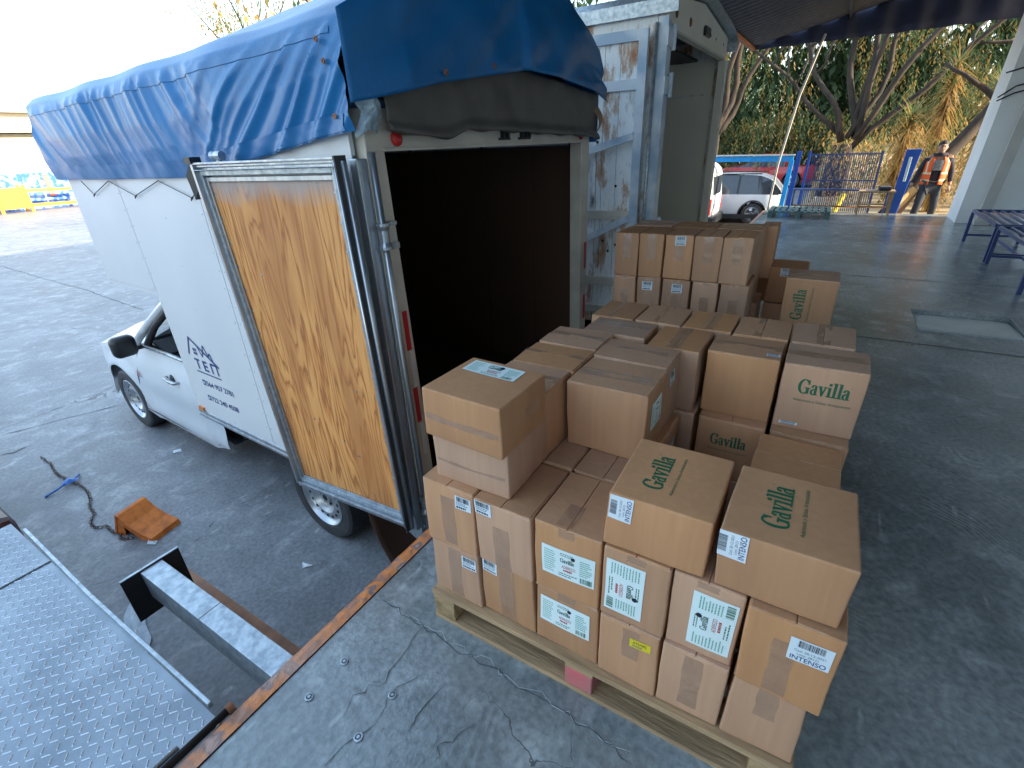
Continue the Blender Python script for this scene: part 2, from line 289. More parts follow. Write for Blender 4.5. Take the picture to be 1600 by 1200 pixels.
# ------------------------------------------------------------------ helpers
def tag(o, label=None, cat=None, group=None, kind=None):
    if label: o['label'] = label
    if cat: o['category'] = cat
    if group: o['group'] = group
    if kind: o['kind'] = kind
    return o
def empty(name, loc=(0, 0, 0), rz=0, label=None, cat=None, group=None):
    o = bpy.data.objects.new(name, None); C.objects.link(o); o.location = loc; o.rotation_euler = (0, 0, rz)
    o.empty_display_size = .1
    return tag(o, label, cat, group)
def copy_tree(o, parent=None):
    c = o.copy(); C.objects.link(c); c.parent = parent
    for ch in [x for x in list(C.objects) if x.parent == o]: copy_tree(ch, c)
    return c
class MB:
    def __init__(s, off=(0, 0, 0)):
        s.v = []; s.f = []; s.m = []; s.off = Vector(off); s.mats = []; s.cur = None
    def use(s, name):
        if name not in s.mats: s.mats.append(name)
        s.cur = s.mats.index(name); return s
    def add(s, vs, fs):
        if s.cur is None: s.cur = 0
        k = len(s.v); s.v += [Vector(p)+s.off for p in vs]
        for f in fs: s.f.append([k+i for i in f]); s.m.append(s.cur)
        return s
    def box(s, x0, x1, y0, y1, z0, z1):
        if x0 > x1: x0, x1 = x1, x0
        if y0 > y1: y0, y1 = y1, y0
        if z0 > z1: z0, z1 = z1, z0
        return s.add([(x0,y0,z0),(x1,y0,z0),(x1,y1,z0),(x0,y1,z0),(x0,y0,z1),(x1,y0,z1),(x1,y1,z1),(x0,y1,z1)],
                     [(0,3,2,1),(4,5,6,7),(0,1,5,4),(1,2,6,5),(2,3,7,6),(3,0,4,7)])
    def bar(s, a, b, w, h, up=(0, 0, 1)):
        a = Vector(a); b = Vector(b); d = (b-a).normalized(); u = Vector(up)
        if abs(d.dot(u)) > .99: u = Vector((1, 0, 0))
        sd = d.cross(u).normalized()*w/2; u = sd.cross(d).normalized()*h/2
        return s.add([a-sd-u, a+sd-u, a+sd+u, a-sd+u, b-sd-u, b+sd-u, b+sd+u, b-sd+u],
                     [(0,1,2,3),(7,6,5,4),(0,4,5,1),(1,5,6,2),(2,6,7,3),(3,7,4,0)])
    def tube(s, pts, r, n=8, closed=False):
        pts = [Vector(p) for p in pts]; rs = r if isinstance(r, (list, tuple)) else [r]*len(pts)
        vs = []; fs = []; m = len(pts); prev = None
        for i, p in enumerate(pts):
            if closed: d = pts[(i+1) % m]-pts[i-1]
            else: d = pts[min(i+1, m-1)]-pts[max(i-1, 0)]
            d.normalize()
            if prev is None:
                u = Vector((0, 0, 1)) if abs(d.z) < .9 else Vector((1, 0, 0)); a = d.cross(u).normalized()
            else: a = (prev-d*prev.dot(d)).normalized()
            prev = a; b = d.cross(a)
            for k in range(n):
                t = 2*math.pi*k/n; vs.append(p+(a*math.cos(t)+b*math.sin(t))*rs[i])
        for i in range(m if closed else m-1):
            j = (i+1) % m
            for k in range(n):
                fs.append((i*n+k, i*n+(k+1) % n, j*n+(k+1) % n, j*n+k))
        if not closed: fs.append(tuple(range(n))[::-1]); fs.append(tuple(range((m-1)*n, m*n)))
        return s.add(vs, fs)
    def disc(s, c, ax, r, n=24, r0=0):
        return s.lathe(c, ax, [(r0, 0), (r, 0)], n)
    def lathe(s, c, ax, prof, n=32):
        """profile (radius, height along axis)"""
        c = Vector(c); ax = Vector(ax).normalized(); u = Vector((0, 0, 1)) if abs(ax.z) < .9 else Vector((1, 0, 0))
        a = ax.cross(u).normalized(); b = ax.cross(a); vs = []; fs = []
        for r, h in prof:
            for k in range(n):
                t = 2*math.pi*k/n; vs.append(c+ax*h+(a*math.cos(t)+b*math.sin(t))*r)
        for i in range(len(prof)-1):
            for k in range(n): fs.append((i*n+k, i*n+(k+1) % n, (i+1)*n+(k+1) % n, (i+1)*n+k))
        return s.add(vs, fs)
    def grid(s, fn, nu, nv, closed_u=False):
        vs = [fn(i/(nu), j/(nv)) for i in range(nu+1) for j in range(nv+1)]
        fs = [(i*(nv+1)+j, (i+1)*(nv+1)+j, (i+1)*(nv+1)+j+1, i*(nv+1)+j+1) for i in range(nu) for j in range(nv)]
        return s.add(vs, fs)
    def poly(s, pts): return s.add(pts, [tuple(range(len(pts)))])
    def prism(s, pts, d):
        """polygon extruded by vector d"""
        d = Vector(d); n = len(pts); a = [Vector(p) for p in pts]; b = [p+d for p in a]
        return s.add(a+b, [tuple(range(n))[::-1], tuple(range(n, 2*n))]+[(i, (i+1) % n, n+(i+1) % n, n+i) for i in range(n)])
    def build(s, name, material=None, parent=None, smooth=False, bevel=0, fixn=True, solid=0):
        me = bpy.data.meshes.new(name); me.from_pydata([tuple(p) for p in s.v], [], s.f)
        mats = s.mats or [material]
        if material and not s.mats: mats = [material]
        for n in mats: me.materials.append(M[n])
        if s.mats: me.polygons.foreach_set('material_index', s.m)
        if fixn:
            bm = bmesh.new(); bm.from_mesh(me); bmesh.ops.recalc_face_normals(bm, faces=bm.faces); bm.to_mesh(me); bm.free()
        o = bpy.data.objects.new(name, me); C.objects.link(o); o.parent = parent
        if smooth:
            me.polygons.foreach_set('use_smooth', [True]*len(me.polygons))
        if bevel:
            b = o.modifiers.new('bevel', 'BEVEL'); b.width = bevel; b.segments = 2; b.limit_method = 'ANGLE'; b.angle_limit = R(40)
            b.harden_normals = False
        if solid:
            b = o.modifiers.new('solid', 'SOLIDIFY'); b.thickness = solid; b.offset = 0
        me.update()
        return o
def autosmooth(o, ang=35):
    me = o.data; me.polygons.foreach_set('use_smooth', [True]*len(me.polygons))
    bm = bmesh.new(); bm.from_mesh(me)
    for e in bm.edges:
        if len(e.link_faces) == 2 and e.calc_face_angle(0) > R(ang): e.smooth = False
    bm.to_mesh(me); bm.free(); return o

# ---- 2-D text as triangles
_tc = {}
def text2d(s, bold=0, spacing=1):
    k = (s, bold, spacing)
    if k not in _tc:
        cu = bpy.data.curves.new('t', 'FONT'); cu.body = s; cu.size = 1; cu.offset = bold; cu.space_character = spacing; cu.resolution_u = 4
        o = bpy.data.objects.new('t', cu); C.objects.link(o)
        dg = bpy.context.evaluated_depsgraph_get(); dg.update()
        me = bpy.data.meshes.new_from_object(o.evaluated_get(dg))
        vs = [(v.co.x, v.co.y) for v in me.vertices]; fs = [tuple(p.vertices) for p in me.polygons]
        bpy.data.objects.remove(o); bpy.data.curves.remove(cu); bpy.data.meshes.remove(me)
        xs = [v[0] for v in vs]; ys = [v[1] for v in vs]
        _tc[k] = (vs, fs, min(xs), max(xs), min(ys), max(ys))
    return _tc[k]
def grect(x0, y0, x1, y1, n=7):
    return ([(x0+(x1-x0)*i/n, y0+(y1-y0)*j/n) for i in range(n+1) for j in range(n+1)], [(i*(n+1)+j, (i+1)*(n+1)+j, (i+1)*(n+1)+j+1, i*(n+1)+j+1) for i in range(n) for j in range(n)])
def rect(x0, y0, x1, y1): return ([(x0, y0), (x1, y0), (x1, y1), (x0, y1)], [(0, 1, 2, 3)])
def T(s, x, y, w, h=None, bold=0, spacing=1):
    """text fitted with its lower left at x,y to width w (and height h)"""
    vs, fs, x0, x1, y0, y1 = text2d(s, bold, spacing); k = w/(x1-x0); kh = k if h is None else h/(y1-y0)
    return ([(x+(a-x0)*k, y+(b-y0)*kh) for a, b in vs], fs)
# bold slab-serif word "Gavilla", own outlines on a unit grid
def logo_word():
    out = []
    def add(pts, fs=None): out.append((pts, fs or [tuple(range(len(pts)))]))
    def ring(cx, cy, rx, ry, tx, ty, a0, a1, n=22):
        vs = []
        for i in range(n+1):
            t = R(a0+(a1-a0)*i/n); c, s_ = math.cos(t), math.sin(t)
            wx = tx; vs += [(cx+rx*c, cy+ry*s_), (cx+(rx-wx)*c, cy+(ry-ty)*s_)]
        add(vs, [(2*i, 2*i+1, 2*i+3, 2*i+2) for i in range(n)])
    def rc(x0, y0, x1, y1): out.append(rect(x0, y0, x1, y1))
    # G
    ring(.44, .5, .44, .52, .17, .07, 38, 325); rc(.62, .02, .79, .42); rc(.5, .38, .88, .46); rc(.70, .66, .78, .98)
    x = .95
    def a_(x):
        ring(x+.2, .2, .22, .22, .12, .055, 60, 330, 16); rc(x+.28, .06, .42+x, .55); rc(x+.36, 0, x+.5, .07)
        ring(x+.22, .54, .2, .16, .13, .06, 0, 165, 12); rc(x+.02, .5, x+.15, .6); rc(x+.2, .33, x+.3, .4)
    a_(x); x += .54
    # v
    add([(x+.02, .66), (x+.2, .66), (x+.33, .2), (x+.27, -.02)]); add([(x+.46, .66), (x+.53, .66), (x+.32, -.02), (x+.24, -.02), (x+.27, .1)])
    rc(x-.03, .62, x+.25, .69); rc(x+.38, .62, x+.6, .69); x += .63
    # i
    rc(x+.08, .03, x+.24, .68); rc(x, 0, x+.32, .07); rc(x, .62, x+.2, .69); ring(x+.16, .87, .1, .1, .1, .1, 0, 360, 12); x += .37
    for _ in range(2):
        rc(x+.08, .03, x+.24, 1.02); rc(x, 0, x+.32, .07); rc(x, .96, x+.2, 1.03); x += .37
    a_(x); x += .52
    return out, x
LOGO, LOGO_W = logo_word()
def logo_layers(x, y, w, ink='ink_green', sub=True):
    k = w/LOGO_W; L_ = []
    for i, (vs, fs) in enumerate(LOGO):
        for q in (0, .05): L_.append((ink, ([(x+(a+q)*k, y+b*k*1.3) for a, b in vs], fs), i*.00001+q*.002))
    if sub:
        L_.append((ink, T('Aderezos y Salsas Artesanales', x-.04*w, y-.22*w, w*1.12, .085*w), 0))
        L_.append((ink, T('R', x+w*1.0, y+.27*w, w*.025), 0))
    return L_
def words(x0, y0, x1, y1, n, r, h=.45):
    """rows of word-like dashes"""
    vs = []; fs = []; dy = (y1-y0)/n
    for i in range(n):
        x = x0; yy = y1-dy*(i+.8)
        end = x1-(r.random()*.35*(x1-x0))
        while x < end:
            w = (x1-x0)*r.uniform(.05, .17); k = len(vs)
            vs += [(x, yy), (min(x+w, x1), yy), (min(x+w, x1), yy+dy*h), (x, yy+dy*h)]; fs.append((k, k+1, k+2, k+3)); x += w+(x1-x0)*.035
    return vs, fs
def barcode(x0, y0, x1, y1, r, n=22):
    vs = []; fs = []; x = x0; u = (x1-x0)/(n*2.1)
    while x < x1-u:
        w = u*r.choice((.6, .6, 1.1, 1.8)); k = len(vs); vs += [(x, y0), (x+w, y0), (x+w, y1), (x, y1)]; fs.append((k, k+1, k+2, k+3)); x += w+u*r.choice((.6, .9, 1.4))
    return vs, fs
def lab_small(r, w=.06, h=.05):
    return (w, h), [('paper', grect(0, 0, w, h), 0), ('ink_black', barcode(.1*w, .58*h, .9*w, .95*h, r), .0004),
                    ('ink_grey', words(.08*w, .30*h, .92*w, .55*h, 2, r), .0004), ('ink_black', words(.08*w, .05*h, .92*w, .22*h, 1, r, .8), .0004)]
def lab_intenso(r, w=.085, h=.068):
    return (w, h), [('paper', grect(0, 0, w, h), 0), ('ink_black', barcode(.2*w, .66*h, .82*w, .95*h, r, 26), .0004),
                    ('ink_grey', T('Cad: 28-12-2021', .14*w, .46*h, .72*w), .0004), ('ink_grey', T('Lote: 28121', .22*w, .31*h, .5*w), .0004),
                    ('ink_blue', T('INTENSO', .08*w, .06*h, .84*w, .2*h, .008), .0004)]
def lab_big(r, w=.168, h=.108):
    lay = [('paper_tint', grect(0, 0, w, h), 0)]
    lay.append(('leaf_print', words(.05*w, .12*h, .27*w, .9*h, 10, r, .35), .0004))
    lay.append(('leaf_print', words(.73*w, .3*h, .95*w, .86*h, 8, r, .4), .0004))
    lay.append(('ink_green', words(.36*w, .8*h, .66*w, .92*h, 2, r, .4), .0004))
    for m_, g, z in logo_layers(.36*w, .58*h, .26*w, 'ink_dark_green', False): lay.append((m_, g, .0004+z))
    lay.append(('ink_red', T('ADEREZO', .39*w, .38*h, .26*w, .1*h), .0004)); lay.append(('ink_red', words(.42*w, .26*h, .62*w, .35*h, 1, r, .7), .0004))
    lay.append(('ink_green', words(.33*w, .08*h, .68*w, .22*h, 2, r, .4), .0004))
    cir = [(.60*w+.04*w*math.cos(i*math.pi/8), .8*h+.04*w*math.sin(i*math.pi/8)) for i in range(16)]
    lay.append(('ink_black', (cir, [tuple(range(16))]), .0006))
    lay.append(('ink_green', barcode(.74*w, .06*h, .95*w, .24*h, r, 10), .0004))
    return (w, h), lay
def lab_yellow(r, w=.062, h=.03):
    return (w, h), [('sticker_yellow', grect(0, 0, w, h), 0), ('ink_black', T('ATEMPS', .15*w, .45*h, .65*w, .32*h), .0004), ('ink_grey', words(.15*w, .12*h, .75*w, .35*h, 1, r, .6), .0004)]
def lab_logo(r, w=.16):
    return (w, w*.3), logo_layers(0, 0, w)
def decal(name, size, layers, org, right, up, nrm, parent, rot=0, lift=.0012, surf=None):
    """place decal with its centre at org"""
    right = Vector(right); up = Vector(up); nrm = Vector(nrm); org = Vector(org)
    if rot: right, up = (right*math.cos(rot)+up*math.sin(rot)), (up*math.cos(rot)-right*math.sin(rot))
    mb = MB(); w, h = size
    for m_, (vs, fs), z in layers:
        mb.use(m_); mb.add([(surf(org+right*(a-w/2)+up*(b-h/2)) if surf else org+right*(a-w/2)+up*(b-h/2))+nrm*(lift+z) for a, b in vs], fs)
    o = mb.build(name, parent=parent, fixn=False)
    # make faces point outward
    me = o.data; bm = bmesh.new(); bm.from_mesh(me)
    for f in bm.faces:
        if f.normal.dot(nrm) < 0: f.normal_flip()
    bm.to_mesh(me); bm.free(); return o

# ------------------------------------------------------------------ cardboard boxes
FACE = {'-x': ((0, -1, 0), (0, 0, 1), (-1, 0, 0)), '+x': ((0, 1, 0), (0, 0, 1), (1, 0, 0)),
        '-y': ((1, 0, 0), (0, 0, 1), (0, -1, 0)), '+y': ((-1, 0, 0), (0, 0, 1), (0, 1, 0)), 'top': ((0, -1, 0), (1, 0, 0), (0, 0, 1))}
def carton(label, x0, x1, y0, y1, z0, z1, rz=0, flap='x', decals=(), tapes=(), group='cardboard boxes stacked on the near pallet', bulge=.004, seed=None, lean=(0, 0), sag=0):
    """flap: direction the top seam runs ('x','y' or None).  tapes: (face, dir, centre_a, centre_b, width, length) with a,b in -1..1"""
    r = random.Random(seed if seed is not None else hash((round(x0, 3), round(y0, 3), round(z0, 3))) & 0xffff)
    cx, cy = (x0+x1)/2, (y0+y1)/2; w, d, h = (x1-x0)/2-.0015, (y1-y0)/2-.0015, z1-z0-.001
    e = empty('cardboard_box', (cx, cy, z0), rz, label, 'cardboard box', group)
    e.rotation_euler = (lean[0], lean[1], rz)
    cj = {}
    for a in (-1, 1):
        for b in (-1, 1):
            for c in (0, 1): cj[a, b, c] = Vector((r.uniform(-.005, .004), r.uniform(-.005, .004), r.uniform(-.003, .002)-(sag*r.random() if c else 0)))
    sd = r.random()*50
    def warp(p):
        x, y, z = p; fx, fy, fz = x/w, y/d, z/h
        q = Vector(p)
        s = Vector()
        for (a, b, c), j in cj.items():
            k = (1+a*fx)/2*(1+b*fy)/2*((fz) if c else 1-fz); s += j*k
        q += s
        bx = (1-fy*fy)*(1-(2*fz-1)**2); by = (1-fx*fx)*(1-(2*fz-1)**2); bz = (1-fx*fx)*(1-fy*fy)
        q.x += bulge*bx*fx; q.y += bulge*by*fy
        if fz > .5: q.z -= bulge*.6*bz*(fz)
        nn_ = noise.noise(Vector((x*9+sd, y*9, z*9)))*.0022; q.x += nn_*fx; q.y += nn_*fy
        return q
    n = 7; mb = MB()
    def fgrid(o, a, b):
        o, a, b = Vector(o), Vector(a), Vector(b)
        mb.grid(lambda s_, t: warp(o+a*s_+b*t), n, n)
    fgrid((-w, -d, 0), (0, 2*d, 0), (0, 0, h)); fgrid((w, -d, 0), (0, 2*d, 0), (0, 0, h))
    fgrid((-w, -d, 0), (2*w, 0, 0), (0, 0, h)); fgrid((-w, d, 0), (2*w, 0, 0), (0, 0, h))
    fgrid((-w, -d, 0), (2*w, 0, 0), (0, 2*d, 0)); fgrid((-w, -d, h), (2*w, 0, 0), (0, 2*d, 0))
    me_o = mb.build('carton', 'cardboard', e)
    me = me_o.data; bm = bmesh.new(); bm.from_mesh(me); bmesh.ops.remove_doubles(bm, verts=bm.verts, dist=.0002)
    bmesh.ops.recalc_face_normals(bm, faces=bm.faces); bm.to_mesh(me); bm.free()
    b = me_o.modifiers.new('bevel', 'BEVEL'); b.width = .0055; b.segments = 2; b.limit_method = 'ANGLE'; b.angle_limit = R(50)
    me.polygons.foreach_set('use_smooth', [True]*len(me.polygons))
    wn = me_o.modifiers.new('wn', 'WEIGHTED_NORMAL')
    if flap:
        fl = MB(); g = .0016; t = .0028; tilt = r.uniform(.0, .004)
        lw, ld = w-.002, d-.002
        def slab(ax0, ax1, ay0, ay1, za, zb_):
            # two heights so the flap edge can lift a little
            zz = lambda x, y: warp((x, y, h)).z
            P = [(ax0, ay0), (ax1, ay0), (ax1, ay1), (ax0, ay1)]
            top = [Vector((x, y, zz(x, y)+t+(za if i in ((0, 3) if flap == 'y' else (0, 1)) else zb_))) for i, (x, y) in enumerate(P)]
            bot = [Vector((x, y, zz(x, y)-.002)) for x, y in P]
            fl.add(bot+top, [(3, 2, 1, 0), (4, 5, 6, 7), (0, 1, 5, 4), (1, 2, 6, 5), (2, 3, 7, 6), (3, 0, 4, 7)])
        if flap == 'x':
            slab(-lw, lw, -ld, -g, 0, tilt); slab(-lw, lw, g, ld, tilt*.5, 0)
        else:
            slab(-lw, -g, -ld, ld, 0, tilt); slab(g, lw, -ld, ld, tilt*.5, 0)
        fo = fl.build('flap', 'cardboard', e, bevel=.001)
    top = h+(.0045 if flap else 0)
    def fpos(face, a, b):
        if face == 'top': return Vector((b*w, -a*d, top+.001))
        if face in '-x+x': return Vector(((-w if face == '-x' else w), (-a if face == '-x' else a)*d, h/2+b*h/2))
        return Vector(((a if face == '-y' else -a)*w, (-d if face == '-y' else d), h/2+b*h/2))
    def surf_on(face):
        nm = Vector(FACE[face][2])
        def f(p):
            p = Vector((max(-w, min(w, p.x)), max(-d, min(d, p.y)), max(0, min(h, p.z)))) if face != 'top' else Vector((max(-w, min(w, p.x)), max(-d, min(d, p.y)), h))
            return warp(p)+(nm*(.0052 if flap else .0004) if face == 'top' else Vector())
        return f
    for tp in tapes:
        face, dr, a, b_, tw, tl = tp; rt, up, nm = [Vector(q) for q in FACE[face]]
        o = fpos(face, a, b_); A, B = (up, rt) if dr == 'v' else (rt, up); sf = surf_on(face)
        tm = MB(); bl = bulge*1.3+.0008 if face != 'top' else .0008
        ph = r.random()*6
        tm.grid(lambda s_, t_: sf(o+A*(s_-.5)*tl+B*(t_-.5)*(tw+.003*math.sin(s_*9+ph)))+nm*(.0011+.0007*noise.noise(Vector((s_*14+ph, t_*4, 0)))), 16, 5)
        tm.build('packing_tape', 'tape', e, smooth=True)
    for dc in decals:
        kind, face, a, b_ = dc[:4]; kw = dc[4] if len(dc) > 4 else {}
        rot = kw.pop('rot', 0) if kw else 0
        kw2 = {k: v for k, v in kw.items() if k != 'rot'}
        nm_, fn = {'small': ('barcode_label', lab_small), 'intenso': ('barcode_label', lab_intenso), 'big': ('product_label', lab_big),
                   'yellow': ('yellow_sticker', lab_yellow), 'logo': ('printed_logo', lab_logo)}[kind]
        size, lay = fn(r, **kw2); rt, up, nm = FACE[face]
        bl = bulge*max(0, (1-a*a))*max(0, (1-b_*b_))+.0016 if face != 'top' else .0006
        decal(nm_, size, lay, fpos(face, a, b_), rt, up, nm, e, rot, lift=.0016 if kind != 'logo' else .0006, surf=surf_on(face))
    return e
V = lambda a, b, w=.05, l=.1: ('-x', 'v', a, b, w, l)
def boxes():
    HP = math.pi/2
    Y = [.985, .772, .561, .343, .157, -.02, -.20]
    X0 = .95; Z = [.145, .388, .645]
    place = ['first from the truck side', 'second from the truck side', 'third from the truck side', 'fourth from the truck side', 'fifth from the truck side', 'last on the aisle side']
    # front row, two tiers
    spec = {
     (0, 0): dict(label='brown box with barcode label on the bottom left corner of the near pallet', decals=[('small', '-x', .62, .62)], tapes=[V(0, 0, .055, .22)]),
     (1, 0): dict(label='bottom tier front box with barcode label, second from the truck side', decals=[('small', '-x', -.66, .8)], tapes=[V(0, 0, .06, .235)]),
     (2, 0): dict(label='bottom tier box with white and green product label above the pink pallet block', decals=[('big', '-x', -.05, .25)], tapes=[V(0, .9, .06, .03)]),
     (3, 0): dict(label='bottom tier box with a small yellow sticker', decals=[('yellow', '-x', .42, .55)], tapes=[V(.1, .45, .05, .11)]),
     (4, 0): dict(label='plain pinkish box in the bottom tier, left of the corner box', decals=[], tapes=[V(0, .1, .05, .2)]),
     (5, 0): dict(label='plain pinkish box at the bottom right front corner of the near pallet', decals=[], tapes=[V(0, .55, .05, .1)]),
     (0, 1): dict(label='brown box with barcode label directly under the two stacked flat boxes, far left', decals=[('small', '-x', .62, .66)], tapes=[V(0, -.1, .055, .2)]),
     (1, 1): dict(label='second tier front box with barcode label in its top left corner', decals=[('small', '-x', -.66, .8)], tapes=[V(-.05, -.3, .06, .17)]),
     (2, 1): dict(label='second tier front box with white product label and silver tape on its top seam', decals=[('big', '-x', .06, .02)], tapes=[('top', 'v', -.12, -.55, .05, .10), V(0, .9, .05, .03)]),
     (3, 1): dict(label='second tier box with upright product label under the left tilted logo box', decals=[('big', '-x', -.28, .0, dict(rot=-HP, w=.19, h=.105))], tapes=[V(0, .92, .05, .02)]),
     (4, 1): dict(label='second tier box with upright product label between two plain neighbours', decals=[('big', '-x', .26, 0, dict(rot=HP, w=.19, h=.105))], tapes=[V(0, .93, .05, .02)]),
     (5, 1): dict(label='corner box with INTENSO barcode label, second tier of the near pallet', decals=[('intenso', '-x', .42, .45)], tapes=[V(-.1, -.2, .05, .18)]),
    }
    for (i, k), s in spec.items():
        jit = rnd.uniform(-.006, .006)
        dx = .0
        if (i, k) == (5, 1): dx = -.02
        a = dict(s); lb = a.pop('label')
        carton(lb, X0+jit+dx, X0+.262+jit, Y[i+1]+.003-(.02 if (i, k) == (5, 1) else 0), Y[i]-.003, Z[k], Z[k+1]-.002, rz=R(rnd.uniform(-.8, .8)), flap='x', **a)
    # inner rows of the first two tiers
    rowx = [(1.222, 1.482), (1.49, 1.75), (1.775, 2.03)]
    rn = ['second row', 'third row', 'back row']
    for q, (a, b) in enumerate(rowx):
        for i in range(6):
            pit = q < 2 and i == 3
            if i == 4 and q < 2: pit = True
            if pit: continue
            for k in (0, 1):
                if q == 1 and i in (0, 1) or (q == 2 and i == 1): continue
                dec = []
                if q in (0, 1) and i == 2: dec = [('small', '-y', .3, .4)]
                if q == 2 and i == 4 and k == 1: dec = [('logo', '-x', 0, .35, dict(w=.13))]
                y0, y1 = Y[i+1]+.003, Y[i]-.003
                if i == 5 and q < 2: y0, y1 = -.2, .055
                if q == 2 and i == 4: y0, y1 = .04, .28
                if q == 2 and i == 3: y0, y1 = .29, .50
                if q == 2 and i == 2: y0, y1 = .51, .77
                if q == 2 and i == 5: y0, y1 = -.22, .03
                carton('%s tier box, %s of the near pallet, %s' % (('bottom', 'second')[k], rn[q], place[i]),
                       a, b, y0, y1, Z[k], Z[k+1]-.003, rz=R(rnd.uniform(-1, 1)), flap='y' if i == 5 else 'x', decals=dec)
    # third tier
    t = lambda *a: ('top',)+a
    carton('flat brown box lying under the box with the pale product label', .985, 1.245, .662, .95, .645, .815, rz=R(1.5), flap=None, tapes=[('-x', 'h', 0, -.15, .01, .26)], seed=3, bulge=.006)
    carton('flat brown box on top of the left stack with a pale product label on it', .955, 1.215, .648, .94, .818, .985, rz=R(-2), flap=None,
           decals=[('big', 'top', -.12, .55, dict(w=.2, h=.075))], tapes=[('-x', 'h', 0, -.1, .02, .27), ('-y', 'h', .3, .1, .04, .09)], seed=4, bulge=.006)
    carton('tilted flat box with green logo on top and INTENSO label, left of its twin', .955, 1.235, .085, .345, .655, .83, rz=R(1), flap=None, seed=5, lean=(R(1), R(-2)),
           decals=[('logo', 'top', -.28, .0, dict(w=.15, rot=HP)), ('intenso', '-x', -.72, .55, dict(w=.075, h=.062, rot=HP))], bulge=.005)
    carton('flat box with green logo on top and INTENSO label at the aisle corner', .955, 1.235, -.20, .062, .65, .828, rz=R(-1), flap=None, seed=6, lean=(R(-1), R(-1)),
           decals=[('logo', 'top', -.2, .02, dict(w=.16, rot=HP)), ('intenso', '-x', -.78, .6, dict(w=.078, h=.064, rot=HP))], bulge=.005)
    TZ = .895
    H_ = ('top', 'h')
    carton('third tier box beside the flat stack, nearest of the row along the truck', 1.235, 1.43, .665, .912, .645, TZ, flap='y', tapes=[H_+(0, .0, .05, .24)], seed=11)
    carton('third tier box with taped top, middle of the row along the truck', 1.434, 1.635, .66, .912, .645, TZ, flap='y', tapes=[H_+(0, 0, .05, .25)], seed=12, rz=R(.6))
    carton('third tier box with shiny tape, farthest of the row along the truck', 1.64, 1.84, .66, .912, .645, TZ+.004, flap='y', tapes=[H_+(0, .1, .05, .24)], seed=13)
    carton('third tier box standing over the open floor of boxes, broad side to the viewer', 1.362, 1.592, .368, .65, .645, TZ, flap='y', tapes=[H_+(0, -.1, .055, .27)], decals=[('big', '-y', -.1, .2, dict(w=.11, h=.1))], seed=14)
    carton('third tier box right behind the broad box, its top flap slit open', 1.598, 1.79, .372, .655, .645, TZ+.002, flap='y', tapes=[H_+(.1, .1, .05, .2)], decals=[('small', '-y', -.2, .5)], seed=15)
    carton('third tier box with taped top next to the narrow dark gap', 1.85, 2.045, .535, .81, .645, TZ-.002, flap='y', tapes=[H_+(0, .3, .05, .25)], seed=16)
    carton('third tier box with a barcode label high on its shaded front', 1.785, 2.035, .305, .51, .645, TZ, flap='x', tapes=[('top', 'v', -.05, 0, .05, .24)], decals=[('small', '-x', .0, .82)], seed=17)
    carton('third tier box with blank shaded front above the dark pit', 1.83, 2.035, .04, .29, .645, TZ, flap='y', tapes=[H_+(0, .05, .05, .24)], decals=[('small', 'top', .78, -.6, dict(w=.045, h=.03))], seed=18)
    carton('third tier box with green logo facing front at the back aisle corner', 1.83, 2.035, -.225, .03, .645, TZ, flap='y', tapes=[H_+(0, .1, .05, .25)], decals=[('logo', '-x', .05, .38, dict(w=.155)), ('small', '-x', -.6, -.82, dict(w=.06, h=.012))], seed=19)
    # fourth row, second pallet's near edge
    YP = [.855, .65, .443, .238, .03, -.19]
    pn = ['at the truck end', 'second from the truck end', 'in the middle', 'second from the aisle', 'at the aisle end']
    for i in range(5):
        carton('taped box in the even back row of the near pallet, %s' % pn[i], 2.05, 2.30, YP[i+1]+.003, YP[i]-.003, .645, TZ+rnd.uniform(-.002, .003), flap='x',
               tapes=[('top', 'v', 0, 0, .05, .25)], seed=30+i)
        for k in (0, 1):
            carton('%s tier box below the even back row, %s' % (('bottom', 'second')[k], pn[i]), 2.05, 2.30, YP[i+1]+.003, YP[i]-.003, Z[k], Z[k+1]-.003, flap='x', seed=40+i+10*k)
    # far pallet
    g = 'cardboard boxes stacked on the far pallet'
    YQ = [1.05, .903, .76, .597, .449, .30]
    qn = ['nearest the truck', 'second from the truck', 'in the centre', 'second from the gap', 'beside the gap']
    for i in range(5):
        dec = [('small', '-x', .1, .78)] if i == 2 else []
        carton('tall box in the top tier of the far pallet, %s' % qn[i], 2.85, 3.12, YQ[i+1]+.002, YQ[i]-.002, .89, 1.135, flap='x', tapes=[('-x', 'v', .05, .4, .05, .13), ('-x', 'v', .05, .97, .05, .012)], decals=dec, group=g, seed=60+i)
        dec = [('small', '-x', -.1+.2*(i-1), .62)] if i in (1, 2) else []
        carton('box in the middle tier of the far pallet, %s' % qn[i], 2.85, 3.12, YQ[i+1]+.002-.004*i, YQ[i]-.002-.004*i, .642, .887, flap='x', tapes=[('-x', 'v', .05, -.2, .05, .13), ('-x', 'v', .05, .95, .05, .015)], decals=dec, group=g, seed=70+i)
        carton('box in the bottom tier of the far pallet, %s' % qn[i], 2.85, 3.12, YQ[i+1]+.002-.004*i, YQ[i]-.002-.004*i, .145, .64, flap=None, group=g, seed=80+i)
    for k, (z0, z1) in enumerate(((.642, .887), (.89, 1.135))):
        for i in range(3):
            carton('second row box behind the far pallet front, %s, %s tier' % (('truck side', 'centre', 'gap side')[i], ('middle', 'top')[k]),
                   3.13, 3.38, 1.04-.25*(i+1)+.003, 1.04-.25*i, z0, z1, flap='y', tapes=[H_+(0, 0, .05, .22)], group=g, seed=90+i+10*k)
